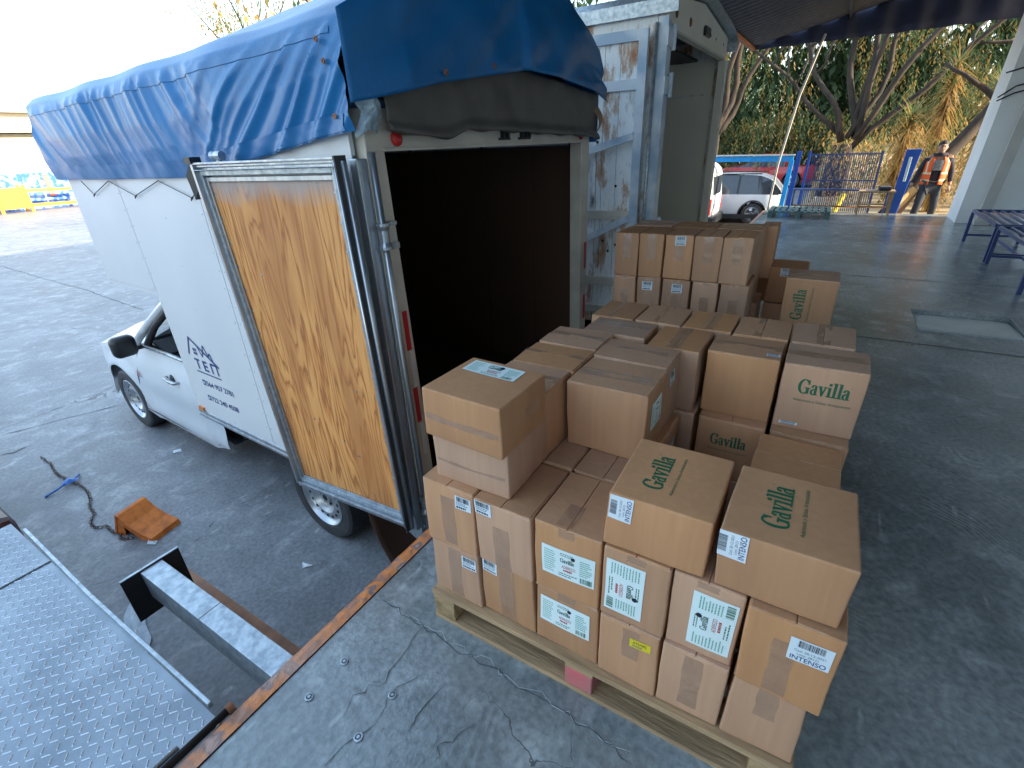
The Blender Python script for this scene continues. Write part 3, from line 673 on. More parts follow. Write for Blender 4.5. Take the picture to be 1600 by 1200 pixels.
    carton('narrow box standing on end behind the tall front boxes', 3.42, 3.62, .24, .33, .80, 1.12, flap=None, group=g, seed=101, decals=[('small', '-y', 0, .4, dict(w=.05, h=.06))])
    carton('upright box with a dark vertical logo at the aisle side of the far pallet', 3.06, 3.30, -.128, .128, .645, .90, flap='y', group=g, seed=102, tapes=[H_+(-.5, 0, .04, .1)],
           decals=[('logo', '-x', -.35, -.1, dict(w=.17, rot=HP))])
    carton('shaded box with a barcode strip behind the vertical logo box', 3.40, 3.65, .04, .245, .66, .88, flap='y', group=g, seed=103, decals=[('small', '-x', -.1, .8)])
    carton('shaded lower box beside the dark gap of the far pallet', 3.40, 3.65, .04, .245, .40, .655, flap='y', group=g, seed=104)
    carton('lower box under the vertical logo box on the far pallet', 3.06, 3.30, -.128, .128, .39, .643, flap='y', group=g, seed=105)
    carton('lowest box under the vertical logo box on the far pallet', 3.06, 3.30, -.128, .128, .145, .388, flap='y', group=g, seed=106)
    carton('low box with opened flap seen down in the gap of the far pallet', 3.2, 3.46, .26, .5, .50, .70, flap='x', group=g, seed=107)
    carton('low box at the back of the gap of the far pallet', 3.7, 3.95, .10, .36, .58, .80, flap='y', group=g, seed=108)
    carton('small low box at the back of the gap, leaning right', 3.66, 3.9, .37, .6, .58, .82, flap='x', group=g, seed=109)

def pallet(name_label, x0, y0, lx, ly, mats='near'):
    e = empty('wooden_pallet', (x0, y0, 0), 0, name_label, 'pallet', None)
    wd = 'pallet_wood' if mats != 'far' else 'green_paint_wood'
    nb = 7 if mats != 'far' else 10; bw = lx/nb*(.78 if mats != 'far' else .62)
    r = random.Random(5)
    for i in range(nb):
        x = i*(lx-bw)/(nb-1); mb = MB(); mb.box(x, x+bw, 0, ly, .122, .143+r.uniform(-.001, .001)); mb.build('deck_board', wd, e, bevel=.002)
    for j in range(3):
        y = j*(ly-.1)/2; mb = MB(); mb.box(.003, lx-.003, y+.002, y+.098, .100, .1215); mb.build('stringer_board', wd, e, bevel=.002)
        mb = MB(); yy = y
    for i in range(3):
        xb = i*(lx-.1)/2
        mb = MB(); mb.box(xb, xb+.1, 0, ly, 0, .019); mb.build('bottom_board', wd, e, bevel=.002)
        for j in range(3):
            y = j*(ly-.1)/2
            m_ = 'pallet_wood_end' if mats != 'far' else wd
            lab = None
            if mats == 'near' and i == 0 and j == 1: m_ = 'pink_paint'; lab = 'block painted pink'
            mb = MB(); mb.box(xb+.002, xb+.098, y+.004, y+.098, .0195, .0995); o = mb.build('block', m_, e, bevel=.004)
            if lab: o['label'] = lab
    return e

# ------------------------------------------------------------------ setting
CRACKS = [[(0.869, 0.988), (0.796, 1.003), (0.746, 0.989), (0.641, 0.974), (0.599, 1.004), (0.552, 1.021), (0.484, 1.005)], [(0.719, 0.875), (0.643, 0.914), (0.608, 0.919), (0.566, 0.911), (0.492, 0.907), (0.39, 0.949), (0.354, 0.948)], [(0.688, 0.625), (0.657, 0.645), (0.619, 0.66), (0.598, 0.674), (0.564, 0.684), (0.518, 0.673)], [(0.867, 1.239), (0.866, 1.072), (0.86, 0.971), (0.849, 0.808), (0.859, 0.696), (0.844, 0.608), (0.846, 0.47), (0.838, 0.386), (0.829, 0.256), (0.814, 0.166)], [(0.547, 0.784), (0.605, 0.796), (0.678, 0.79), (0.75, 0.794)], [(5.378, -0.28), (5.148, -0.619), (5.291, -0.811), (5.253, -1.554)], [(3.908, -0.433), (3.874, -0.633), (3.653, -0.752), (3.658, -0.942), (3.462, -1.194)], [(3.088, -0.481), (2.953, -0.634), (2.941, -0.794), (2.709, -1.043)], [(4.475, -0.548), (4.434, -0.746), (4.198, -1.014)], [(4.456, 20.754), (4.318, 17.311), (4.25, 14.374), (4.013, 10.954)], [(0.886, 7.124), (1.129, 7.028), (1.441, 6.915), (1.881, 6.724)], [(0.746, 6.591), (0.828, 6.531), (0.962, 6.553)]]
def setting():
    mb = MB(); hx0, hx1, hy0, hy1 = 5.36, 6.02, -1.62, -.88; W = 1.27
    def q(x0, x1, y0, y1):
        mb.add([(x0, y0, 0), (x1, y0, 0), (x1, y1, 0), (x0, y1, 0)], [(0, 1, 2, 3)])
    q(-7, hx0, -2.9, W); q(hx1, 13.3, -2.9, W); q(hx0, hx1, -2.9, hy0); q(hx0, hx1, hy1, W)
    # far slab behind the wall line and the vertical sides
    q(13.3, 13.42, -1.9, W)
    mb.add([(-7, W, 0), (13.42, W, 0), (13.42, W, -1), (-7, W, -1)], [(0, 1, 2, 3)])
    mb.add([(13.42, W, 0), (13.42, -2.3, 0), (13.42, -2.3, -1), (13.42, W, -1)], [(0, 1, 2, 3)])
    for a, b in (((hx0, hy0), (hx1, hy0)), ((hx1, hy0), (hx1, hy1)), ((hx1, hy1), (hx0, hy1)), ((hx0, hy1), (hx0, hy0))):
        mb.add([(*a, 0), (*b, 0), (*b, -.06), (*a, -.06)], [(0, 1, 2, 3)])
    tag(mb.build('dock_floor', 'dock_concrete'), kind='structure')
    # hatch
    e = empty('floor_hatch', (hx0, hy0, -.06), 0, 'pale sunken hatch plate set in the dock floor beside the benches', 'floor hatch')
    m = MB(); m.add([(.04, .01, .0), (.655, .01, .0), (.655, .73, .0), (.04, .73, .0), (.04, .01, .055), (.655, .01, .02), (.655, .73, .02), (.04, .73, .055)], [(3,2,1,0),(4,5,6,7),(0,1,5,4),(1,2,6,5),(2,3,7,6),(3,0,4,7)])
    mat('hatch_plate', (.72, .74, .72), .6, scale=4, col2=(.62, .64, .62)); m.build('plate', 'hatch_plate', e, bevel=.002)
    m = MB(); 
    m.bar((.0, 0, .063), (.0, .74, .063), .012, .01); m.bar((0, 0, .063), (.66, 0, .063), .01, .01); m.build('frame', 'galvanized', e)
    # floor joints: shallow grooves shown as thin dark inlays
    e = MB()
    for x in (4.95, 7.3, 9.9):
        e.box(x, x+.012, -2.3, 1.2, .0035, .004)
    tag(e.build('dock_joints', 'dark_seam'), kind='structure')
    # edge angle
    mb = MB(); r = random.Random(2)
    def edge(s, t):
        x = -3+16.4*s; w = [0, .3, .6, 1][round(t*3)]
        n_ = noise.noise(Vector((x*9, w*3, 0)))
        return (x, W+.002+w*.058+.004*n_*(w > .5), .006+.0025*noise.noise(Vector((x*21, w*5, 2)))-.004*(w == 1))
    mb.grid(edge, 500, 3)
    mb.box(-3, 13.4, W+.052, W+.0585, -.09, .003)
    tag(mb.build('dock_edge_angle', 'chipped_orange', fixn=True), 'chipped orange painted steel angle along the edge of the dock', 'edge guard')
    # cracks and worn joints, thin dark inlays in the slabs
    def crack(name, lines, z, w, mt, step=.03, amp=.012):
        m = MB(); r = random.Random(8)
        for pts in lines:
            q = []
            for a, b in zip(pts, pts[1:]):
                d = math.dist(a, b); n = max(2, int(d/step))
                for k in range(n): q.append((a[0]+(b[0]-a[0])*k/n+r.uniform(-amp, amp), a[1]+(b[1]-a[1])*k/n+r.uniform(-amp, amp)))
            q.append(pts[-1]); vs = []
            for k, p in enumerate(q):
                a = q[max(0, k-1)]; b = q[min(len(q)-1, k+1)]; dx, dy = b[0]-a[0], b[1]-a[1]; l = math.hypot(dx, dy)+1e-6
                ww = w*r.uniform(.3, 1.3)*(1 if 0 < k < len(q)-1 else .1); vs += [(p[0]-dy/l*ww, p[1]+dx/l*ww, z), (p[0]+dy/l*ww, p[1]-dx/l*ww, z)]
            m.add(vs, [(2*k, 2*k+1, 2*k+3, 2*k+2) for k in range(len(q)-1)])
        tag(m.build(name, mt), kind='structure')
    mat('crack_dark', (.05, .058, .065), .8); mat('crack_pale', (.42, .47, .49), .7)
    CR = CRACKS
    crack('dock_cracks', CR[:6]+CR[6:9], .0035, .0014, 'crack_dark')
    crack('dock_scuffs', [[(x+.012, y+.01) for x, y in CR[3]]], .0030, .0016, 'crack_pale', step=.02, amp=.014)
    crack('yard_cracks', CR[9:], -.9465, .007, 'crack_dark', step=.12, amp=.02)
    # anchor bolts
    proto = None
    for i, (x, y, lb) in enumerate(((.613, 1.152, 'anchor bolt nearest the orange edge and the pallet'), (.467, 1.156, 'anchor bolt nearest the orange edge, left one'), (.611, .918, 'anchor bolt nearest the pallet corner, right of the cracks'), (.463, .918, 'anchor bolt at the very bottom of the view'))):
        m = MB(); m.lathe((0, 0, 0), (0, 0, 1), [(.0145, .0), (.0145, .004), (.0095, .0045), (.009, .001)], 20); m.lathe((0, 0, 0), (0, 0, 1), [(0, .006), (.0055, .006), (.006, 0)], 8)
        o = m.build('anchor_bolt', 'galvanized', smooth=False); o.location = (x, y, .001); o.rotation_euler = (R(4), 0, i)
        tag(o, 'small round galvanized '+lb, 'anchor bolt', 'anchor bolts in the dock floor')
    # yard
    m = MB(); 
    m.grid(lambda s, t: (-150+350*s, -30+280*t, -.95), 8, 8); tag(m.build('yard_ground', 'yard_concrete'), kind='structure')
    # rising sandy ground beyond the end of the dock
    m = MB()
    def gd(s, t):
        x = 13.44+s*40; y = 1.0-t*26
        h = -.42+max(0, x-19)*.09+.10*noise.noise(Vector((x*.5, y*.5, 0)))
        if t < .02: h = -.96
        return (x, y, h)
    m.grid(gd, 60, 50); tag(m.build('sandy_bank', 'dirt', smooth=True), kind='structure')
    # distant hills
    m = MB()
    m.grid(lambda s, t: (-120+300*s, 230+15*t, -1+t*(9+5*noise.noise(Vector((s*6, 0, 1))))), 60, 3)
    tag(m.build('hills', 'hill', smooth=True), kind='structure')

def warehouse():
    e = empty('warehouse_building', (3, -3, 0), 0, 'white rendered warehouse wall with a grey pillar along the right of the dock', 'building')
    o = (-3, 3, 0)
    m = MB(o); m.box(-25, 12.25, -12, -2.86, -1, 8); m.build('wall', 'white_wall', e)
    m = MB(o); m.prism([(12.25, -1.98, -.95), (12.25, -12, -.95), (12.25, -12, 8), (12.25, -2.36, 8), (12.25, -2.13, 3.1)], (.9, 0, 0)); m.build('end_pier', 'white_wall', e)
    m = MB(o); m.prism([(12.248, -2.27, .002), (12.248, -2.42, .002), (12.248, -2.62, 3.6), (12.248, -2.46, 3.6)], (-.16, 0, 0)); m.box(12.0, 12.087, -2.45, -2.24, .002, .09); m.build('pillar', 'grey_pillar', e, bevel=.008)
    # loose cables on the wall
    m = MB(o)
    for k, (z0, z1, z2) in enumerate(((2.35, 2.5, 2.9), (2.0, 2.25, 2.6), (1.95, 2.15, 2.45))):
        m.tube([(12.24, -2.02, z0), (12.2, -2.2, z1-.1), (11.9, -2.6, z1), (9, -2.84, z2)], .012, 5)
    m.build('cable', 'steel_dark', e)

def canopy():
    e = empty('loading_canopy', (6, 0, 3.4), 0, 'dark corrugated canopy roof with a navy fascia over the dock', 'canopy')
    o = (-6, 0, -3.4)
    m = MB(o); L0, L1 = .8, 14.4
    def sh(s, t):
        y = 2.24-5.1*t; l0 = L0-9.0*max(0, t-.2); x = l0+(L1-l0)*s; return (x, y, 3.43+.030*math.sin(x*2*math.pi/.25)+.20*(2.24-y)+.02*noise.noise(Vector((x*.6, y*.6, 0))))  # unseen near edge runs back on the wall side to darken dock and boxes
    m.grid(sh, 700, 8); m.build('corrugated_sheet', 'canopy_sheet', e, smooth=True)
    m = MB(o)
    for y in (.4, -1.2): m.bar((L0, y, 3.36+.20*(2.24-y)), (L1, y, 3.36+.20*(2.24-y)), .05, .07)
    m.bar((L0+6.5, 2.2, 3.34), (L0+6.5, -2.8, 4.34), .06, .10); m.build('purlin', 'steel_dark', e)
    m = MB(o); m.box(L0, L1, 2.17, 2.25, 3.34, 3.398); m.build('gutter', 'rust', e)
    m = MB(o)
    def fa(s, t):
        y = 2.30-5.1*s; top = 3.50+.20*(2.24-y); bot = 3.36+.02*noise.noise(Vector((y*3, 0, 3)))
        return (14.42+.05*math.sin(y*2*math.pi/.6)+.03*noise.noise(Vector((y*2, t, 0))), y, top+(bot-top)*t)
    m.grid(fa, 70, 5); m.build('fascia', 'fascia_navy', e, smooth=True, solid=.01)
    m = MB(o); m.tube([(13.3, .75, 3.35), (13.25, 1.0, 2.3), (13.1, 1.16, 1.0), (13.05, 1.2, .05)], .022, 6); m.build('hanging_rope', 'rope', e)

# ------------------------------------------------------------------ things on and beside the dock
def left_gear():
    # diamond plate platform
    e = empty('loading_platform', (-.5, 2.2, -.02), 0, 'galvanized diamond plate platform bridging the dock edge at the lower left', 'platform')
    o = (.5, -2.2, .02)
    x0, x1, y0, y1 = -1.25, .272, 1.37, 3.24
    m = MB(o); m.box(x0, x1, y0, y1, -.03, -.002)
    n = 0; px = .030; py = .030
    ix = 0; x = x0+.02
    while x < x1-.03:
        iy = 0; y = y0+.02
        while y < y1-.02:
            a = R(45) if (ix+iy) % 2 else R(-45); a += R(8); c, s = math.cos(a)*.0125, math.sin(a)*.0125; u, v = -math.sin(a)*.0026, math.cos(a)*.0026
            m.add([(x-c-u, y-s-v, -.0019), (x+c-u, y+s-v, -.0019), (x+c+u, y+s+v, -.0019), (x-c+u, y-s+v, -.0019), (x-c*.7, y-s*.7, .0004), (x+c*.7, y+s*.7, .0004)],
                  [(0, 1, 5, 4), (1, 2, 5), (2, 3, 4, 5), (3, 0, 4)])
            y += py; iy += 1
        x += px; ix += 1
    mat('tread_plate', (.30, .345, .39), .42, .3, col2=(.21, .25, .29), scale=5, detail=7, rv=.12, bump=.1, bscale=25)
    for k_ in range(6, len(m.f)): m.m[k_] = 1
    mat('tread_highlight', (.62, .68, .74), .3, .35); m.mats = ['tread_plate', 'tread_highlight']; m.build('tread_plate', None, e)  # paler colour on the raised dashes stands in for their bright highlights
    m = MB(o); m.box(x0, x1, 2.72, 2.728, -.0015, .002); m.build('plate_joint', 'dark_seam', e)
    m = MB(o); m.bar((x1+.012, 1.42, .004), (x1+.005, 2.3, .008), .014, .022); m.bar((x1+.005, 2.3, .008), (x1+.018, 3.1, .004), .014, .022); m.build('edge_strip', 'galvanized', e, bevel=.003)
    m = MB(o); m.tube([(-.9, 1.352, .004), (.30, 1.352, .004)], .013, 10); m.build('hinge_rod', 'steel_dark', e, smooth=True)
    m = MB(o); m.tube([(-.9, 1.375, .014), (.16, 1.372, .014)], .008, 8); m.tube([(.262, 1.352, .004), (.262, 1.352, -.09)], .014, 8); m.build('hinge_tube', 'galvanized', e, smooth=True)
    m = MB(o); m.tube([(.300, 1.352, .004), (.322, 1.352, .004)], .017, 10); m.build('rod_end', 'rust', e)
    # beam
    e = empty('steel_beam', (.49, 1.33, -.25), 0, 'galvanized box beam with an upright end plate projecting from the dock edge', 'steel beam')
    o = (-.49, -1.33, .25)
    m = MB(o); m.box(.447, .538, 1.332, 1.80, -.15, -.002); m.box(.447, .538, 1.803, 2.278, -.15, -.003); m.build('box_section', 'galvanized', e, bevel=.003)
    m = MB(o); m.box(.372, .612, 2.280, 2.288, -.17, 0); m.box(.372, .612, 2.276, 2.2798, -.004, .0); m.use('dark_seam'); m.mats[0] = 'galvanized'
    mm = MB(o); mm.box(.372, .612, 2.281, 2.289, -.24, .002); mm.build('end_plate', 'steel_dark', e)  # dark material carries the shade on the face towards the dock
    mm = MB(o); mm.box(.372, .612, 2.279, 2.291, .002, .006); mm.build('plate_edge', 'galvanized', e)
    mm = MB(o); mm.box(.565, .67, 1.333, 2.50, -.31, -.29); mat('rusty_flat', (.40, .21, .12), .8, col2=(.24, .13, .085), scale=9, bump=.4); mm.build('lower_rail', 'rusty_flat', e)
    # vehicle corner at the left edge
    e = empty('flatbed_truck', (-.9, 3.9, -.95), 0, 'dark bumper corner with red tail lamp at the left edge, behind the tread plate', 'truck')
    o = (.9, -3.9, .95)
    m = MB(o); m.box(-2.4, .30, 3.30, 3.62, -.20, .002); m.build('bumper', 'dark_red', e, bevel=.05)
    m = MB(o); m.box(-.1, .285, 3.60, 3.70, -.17, -.01); m.build('tail_lamp', 'red_lens', e, bevel=.02)
    m = MB(o); m.box(-2.4, .25, 3.70, 8.5, -.32, -.06); m.build('flat_bed', 'dark_red', e, bevel=.02)
    for y in (4.6, 7.5):
        m = MB(o); m.lathe((-.05, y, -.63), (1, 0, 0), [(0, .0), (.19, .0), (.2, .03), (.31, .03), (.32, 0), (.32, -.2), (0, -.2)], 28); m.build('wheel', 'rubber', e, smooth=False)
    # chock
    cx, cy = .965, 4.07
    e = empty('wheel_chock', (cx, cy, -.95), R(-20), 'orange painted steel wheel chock lying on the yard with a chain', 'wheel chock')
    m = MB()
    w = .115
    prof = [(-.21, .0), (-.20, .035), (-.10, .06), (.0, .11), (.075, .185), (.10, .19)]
    a = [(y, z) for y, z in prof]
    m.grid(lambda s, t: (-w+2*w*t, a[round(s*5)][0], a[round(s*5)][1]+.008*0), 5, 6)
    so = m.build('curved_tread', 'chock_orange', e, solid=.012)
    m = MB(); m.prism([(-w, .10, .185), (-w, .19, .0), (-w, .17, 0), (-w, .085, .18)], (2*w, 0, 0)); m.build('back_plate', 'chock_orange', e)
    for s in (-1, 1):
        m = MB(); m.prism([(s*w*.96, -.19, .0), (s*w*.96, -.19, .025), (s*w*.96, 0, .095), (s*w*.96, .08, .175), (s*w*.96, .095, .175), (s*w*.96, .17, 0), (s*w*.96, .08, .0), (s*w*.96, .06, .09), (s*w*.96, 0, .05), (s*w*.96, -.06, 0)], (.008, 0, 0)); m.build('side_web', 'chock_orange', e)
    e.rotation_euler = (0, 0, R(14))
    # chain
    pts = [(.942, 6.149), (.935, 5.9), (.90, 5.65), (.913, 5.447), (.93, 5.2), (.912, 4.973), (.85, 4.8), (.821, 4.631), (.77, 4.56), (.75, 4.45), (.78, 4.40), (.81, 4.36), (.80, 4.24), (.83, 4.18), (.80, 4.10), (.85, 4.03)]
    sm = []
    for i in range(len(pts)-1):
        p0 = pts[max(i-1, 0)]; p1 = pts[i]; p2 = pts[i+1]; p3 = pts[min(i+2, len(pts)-1)]
        for k in range(14):
            t = k/14; f = lambda a, b, c, d: .5*((2*b)+(-a+c)*t+(2*a-5*b+4*c-d)*t*t+(-a+3*b-3*c+d)*t**3)
            sm.append((f(p0[0], p1[0], p2[0], p3[0]), f(p0[1], p1[1], p2[1], p3[1])))
    m = MB(); L_ = .036; acc = 0; last = sm[0]; k = 0; r = random.Random(3)
    for p in sm[1:]:
        d = math.dist(p, last)
        if d >= L_*.72:
            dv = Vector((p[0]-last[0], p[1]-last[1], 0)).normalized(); c = Vector(((p[0]+last[0])/2, (p[1]+last[1])/2, -.94))
            c += Vector((r.uniform(-.006, .006), r.uniform(-.006, .006), 0))
            sd = Vector((-dv.y, dv.x, 0)) if k % 2 else Vector((-dv.y*.4, dv.x*.4, .9)).normalized()
            ring = [c+dv*math.cos(t)*.021+sd*math.sin(t)*.0115 for t in [i*math.pi/5 for i in range(10)]]
            m.tube(ring, .0029, 5, closed=True); last = p; k += 1
    tag(m.build('chain', 'chain_steel', smooth=True), 'rusty dark steel chain snaking over the yard to the orange chock', 'chain')
    m = MB(); c = Vector((.905, 5.32, -.925))
    m.add([c+Vector(q) for q in ((-.05, -.02, 0), (.05, -.03, .01), (.06, .04, .0), (0, .07, .02), (-.05, .05, 0), (0, 0, .035))], [(0, 1, 5), (1, 2, 5), (2, 3, 5), (3, 4, 5), (4, 0, 5)])
    m.tube([c+Vector((-.04, 0, .01)), c+Vector((-.10, -.02, .0)), c+Vector((-.20, -.02, -.018))], .009, 5)
    m.tube([c+Vector((.04, .02, .01)), c+Vector((.09, .1, -.01)), c+Vector((.10, .14, -.018))], .007, 5)
    tag(m.build('blue_strap', 'blue_strap'), 'short bright blue strap knotted round the chain', 'strap')
    def scrap(name, pts, z, label, matn='paper'):
        m = MB(); r = random.Random(len(label)); n = len(pts); c = (sum(p[0] for p in pts)/n, sum(p[1] for p in pts)/n)
        vs = [(c[0], c[1], z+.018)]+[(p[0], p[1], z+.004+r.random()*.012) for p in pts]+[((p[0]+c[0])/2, (p[1]+c[1])/2, z+.004+r.random()*.02) for p in pts]
        fs = [(0, 1+n+i, 1+n+(i+1) % n) for i in range(n)]+[(1+i, 1+(i+1) % n, 1+n+(i+1) % n, 1+n+i) for i in range(n)]
        m.add(vs, fs); tag(m.build(name, matn), label, 'litter', 'litter lying on the yard')
    mat('crumpled_paper', (.55, .62, .68), .7, col2=(.42, .5, .58), scale=15, bump=1, bscale=25)
    scrap('crumpled_paper', [(.375, 2.93), (.42, 2.86), (.49, 2.96), (.52, 3.1), (.60, 3.28), (.555, 3.38), (.47, 3.28), (.42, 3.1)], -.95, 'long crumpled whitish paper strip beside the steel beam end plate', 'crumpled_paper')
    scrap('paper_scrap', [(.87, 3.86), (.90, 3.80), (.93, 3.83), (.90, 3.9)], -.95, 'small white paper scrap left of the chock')
    scrap('paper_scrap', [(1.62, 5.0), (1.68, 4.96), (1.70, 5.02), (1.65, 5.06)], -.95, 'small pale paper scrap in front of the pickup door')
    scrap('paper_scrap', [(1.30, 2.62), (1.35, 2.57), (1.33, 2.66)], -.95, 'tiny white paper scrap near the rear wheel of the box truck')
    scrap('paper_scrap', [(.78, 3.62), (.80, 3.57), (.83, 3.62)], -.95, 'tiny white paper scrap between the chock and the tread plate')

def benches():
    def bench(x, y, lb):
        e = empty('slatted_bench', (x, y, 0), 0, lb, 'bench', 'navy metal benches by the white wall')
        L_, W_, H_ = 1.55, .62, .45
        m = MB()
        for a in (0, L_): m.bar((a, 0, H_), (a, W_, H_), .04, .04)
        for b in (0, W_): m.bar((.02, b, H_), (L_-.02, b, H_), .04, .038)
        m.build('seat_frame', 'navy_paint', e, bevel=.004)
        for i in range(5):
            m = MB(); m.box(.02, L_-.02, .08+i*.105, .115+i*.105, H_-.012, H_+.012); m.build('slat', 'navy_paint', e, bevel=.002)
        for a in (0, L_):
            for b in (0, W_):
                m = MB(); m.bar((a, b, 0), (a, b, H_-.02), .04, .04); m.build('leg', 'navy_paint', e, bevel=.004)
        m = MB(); m.bar((0, .02, .1), (0, W_-.02, .1), .03, .03); m.bar((L_, .02, .1), (L_, W_-.02, .1), .03, .03); m.bar((.02, W_/2, .1), (L_-.02, W_/2, .1), .03, .03); m.build('stretcher', 'navy_paint', e)
        return e
    b = bench(8.62, -2.60+.02, 'x'); b.location = (8.62, -2.27-.31+.29, 0)
    b.location = (8.62, -2.285, 0); b['label'] = 'navy slatted metal bench by the wall, the nearer one at the picture edge'
    b.location = (7.0, -2.48, 0)
    c = copy_tree(b); c.location = (8.68, -2.48, 0); c['label'] = 'navy slatted metal bench standing nearest the grey pillar'
    # far pallet
    p = pallet('weathered dark green wooden pallet lying at the far end of the dock', 13.2, -.02, 1.15, .95, 'far'); p.rotation_euler = (0, 0, R(91))
    # table with stool
    e = empty('work_table', (13.0, -.88, 0), 0, 'rough grey wooden table at the far end of the dock beside the blue post', 'table')
    m = MB(); m.box(-.02, .46, -.2, .42, .44, .47); m.build('table_top', 'pallet_wood', e)
    for a in (0, .42):
        for b in (-.16, .38): m = MB(); m.bar((a, b, 0), (a, b, .44), .03, .03); m.build('leg', 'pallet_wood', e)
    m = MB(); m.bar((0, -.16, .17), (0, .38, .17), .02, .03); m.bar((.42, -.16, .17), (.42, .38, .17), .02, .03); m.build('stretcher', 'pallet_wood', e)
    m = MB(); m.box(.05, .4, -.12, .1, .472, .55); tag(m.build('sack', 'grey_cloth', bevel=.03), 'grey rolled sack lying on the rough wooden table', 'sack').location = (13.0, -.88, 0)
    # blue leaning gate post
    e = empty('gate_post', (13.47, -1.15, 0), 0, 'thick royal blue steel gate post with a channel, at the dock end', 'gate post')
    m = MB(); m.prism([(0, -.03, -.4), (0, .10, -.4), (0, .05, 1.22), (0, -.20, 1.22)], (.1, 0, 0)); m.build('post', 'blue_paint', e, bevel=.01)
    m = MB(); m.box(-.012, -.001, -.07, -.02, .62, 1.08); m.build('channel', 'paper_tint', e, bevel=.01)

def gate_and_fence():
    e = empty('blue_gateway', (15.2, 1.6, -.95), 0, 'light blue rectangular tube gate frame behind the rope', 'gate frame')
    o = (-15.2, -1.6, .95)
    m = MB(o); m.bar((15.2, 1.02, 1.03), (15.2, 6, 1.1), .07, .12); m.build('top_beam', 'sky_blue_paint', e)
    m = MB(o); m.bar((15.2, 1.0, 1.12), (15.2, 6, 1.19), .16, .03); m.build('cap_strip', 'white_paint', e)
    m = MB(o); m.bar((15.2, 1.14, -.9), (15.2, 1.05, 1.0), .1, .1); m.build('column', 'sky_blue_paint', e)
    for k, (y0, y1, w) in enumerate(((.93, .86, .10), (.70, .64, .05))):
        m = MB(); m.bar((14.4, y0, -.9), (14.4, y1, 1.22), w, w); tag(m.build('fence_post', 'blue_paint'), ('dark blue thick fence post right of the light blue gate frame', 'thin dark blue post at the left end of the bar fence')[k], 'post', 'blue fence posts')
    e = empty('bar_fence', (15.6, .2, -.42), 0, 'bar fence panel of thin dark vertical rods before the big tree', 'fence')
    o = (-15.6, -.2, .42)
    m = MB(o)
    for i in range(34):
        y = .68-i*.042*1.05; m.bar((15.6, y, -.42), (15.6, y+.03, 1.12), .017, .017)
    m.bar((15.6, .68, 1.1), (15.6, -.85, 1.08), .03, .03); m.bar((15.6, .68, .5), (15.6, -.85, .48), .03, .03)
    m.build('rods', 'navy_paint', e)
    for y in (.70, -.82): m = MB(o); m.bar((15.6, y, -.42), (15.6, y, 1.15), .05, .05); m.build('post', 'navy_paint', e)
    e = empty('guard_rail', (13.5, -.1, 0), 0, 'dark blue tubular guard rail closing the far end of the dock', 'guard rail')
    o = (-13.5, .1, 0)
    m = MB(o); m.tube([(13.42, .76, .47), (13.42, -.98, .45)], .022, 8); m.build('top_rail', 'navy_paint', e, smooth=True)
    m = MB(o); m.tube([(13.42, .76, .13), (13.42, -.98, .11)], .018, 8); m.build('lower_rail', 'rust', e, smooth=True)
    for y in (.76, -.98): m = MB(o); m.tube([(13.42, y, -.1), (13.42, y, .47)], .024, 8); m.build('post', 'navy_paint', e, smooth=True)
    m = MB(); m.tube([(16.4, -.1, -.42), (16.5, -.25, .1)], .06, 8); m.cur = None
    tag(m.build('bollard', 'sticker_yellow'), 'leaning yellow bollard behind the guard rail', 'bollard')

# ------------------------------------------------------------------ wheels
def wheel(parent, c, r, w, ax=-1, steel=True, name='wheel'):
    """ax: direction of the outer side along local x"""
    e = bpy.data.objects.new(name, None); C.objects.link(e); e.parent = parent; e.location = c; e.empty_display_size = .1
    m = MB(); A = (ax, 0, 0)
    m.lathe((0, 0, 0), A, [(r*.66, -w), (r*.9, -w), (r*.985, -w*.9), (r, -w*.7), (r, -w*.15), (r*.985, -.005), (r*.93, .008), (r*.80, .012), (r*.70, .004), (r*.66, -.015), (r*.66, -w)], 48)
    autosmooth(m.build('tyre', 'rubber', e), 30)
    m = MB(); m.lathe((0, 0, 0), A, [(r*.67, .002), (r*.64, .006), (r*.60, -.02), (r*.56, -.03), (r*.50, -.022), (r*.36, -.012), (r*.30, -.03), (r*.22, -.05), (r*.15, -.05), (r*.13, -.03), (0, -.03)], 48)
    autosmooth(m.build('rim', 'rim_silver', e), 40)
    m = MB(); n = 16 if steel else 5
    for k in range(n):
        t = 2*math.pi*k/n; rr = r*.47
        if steel: m.lathe((ax*-.0195, rr*math.cos(t), rr*math.sin(t)), A, [(0, .004), (.013, .004), (.013, 0)], 8)
        else:
            a, b = t-.36, t+.36
            m.add([(ax*.0, r*.2*math.cos(t), r*.2*math.sin(t)), (ax*.002, r*.58*math.cos(a), r*.58*math.sin(a)), (ax*.002, r*.58*math.cos(b), r*.58*math.sin(b))], [(0, 1, 2)])
    m.build('vent_holes', 'dark_seam', e)
    m = MB(); m.lathe((0, 0, 0), A, [(0, -.028), (r*.09, -.03), (r*.1, -.05)], 12)
    for k in range(6):
        t = 2*math.pi*k/6; m.lathe((ax*-.05, r*.19*math.cos(t), r*.19*math.sin(t)), A, [(0, .012), (.009, .012), (.01, 0)], 6)
    m.build('hub', 'steel_dark', e)
    return e

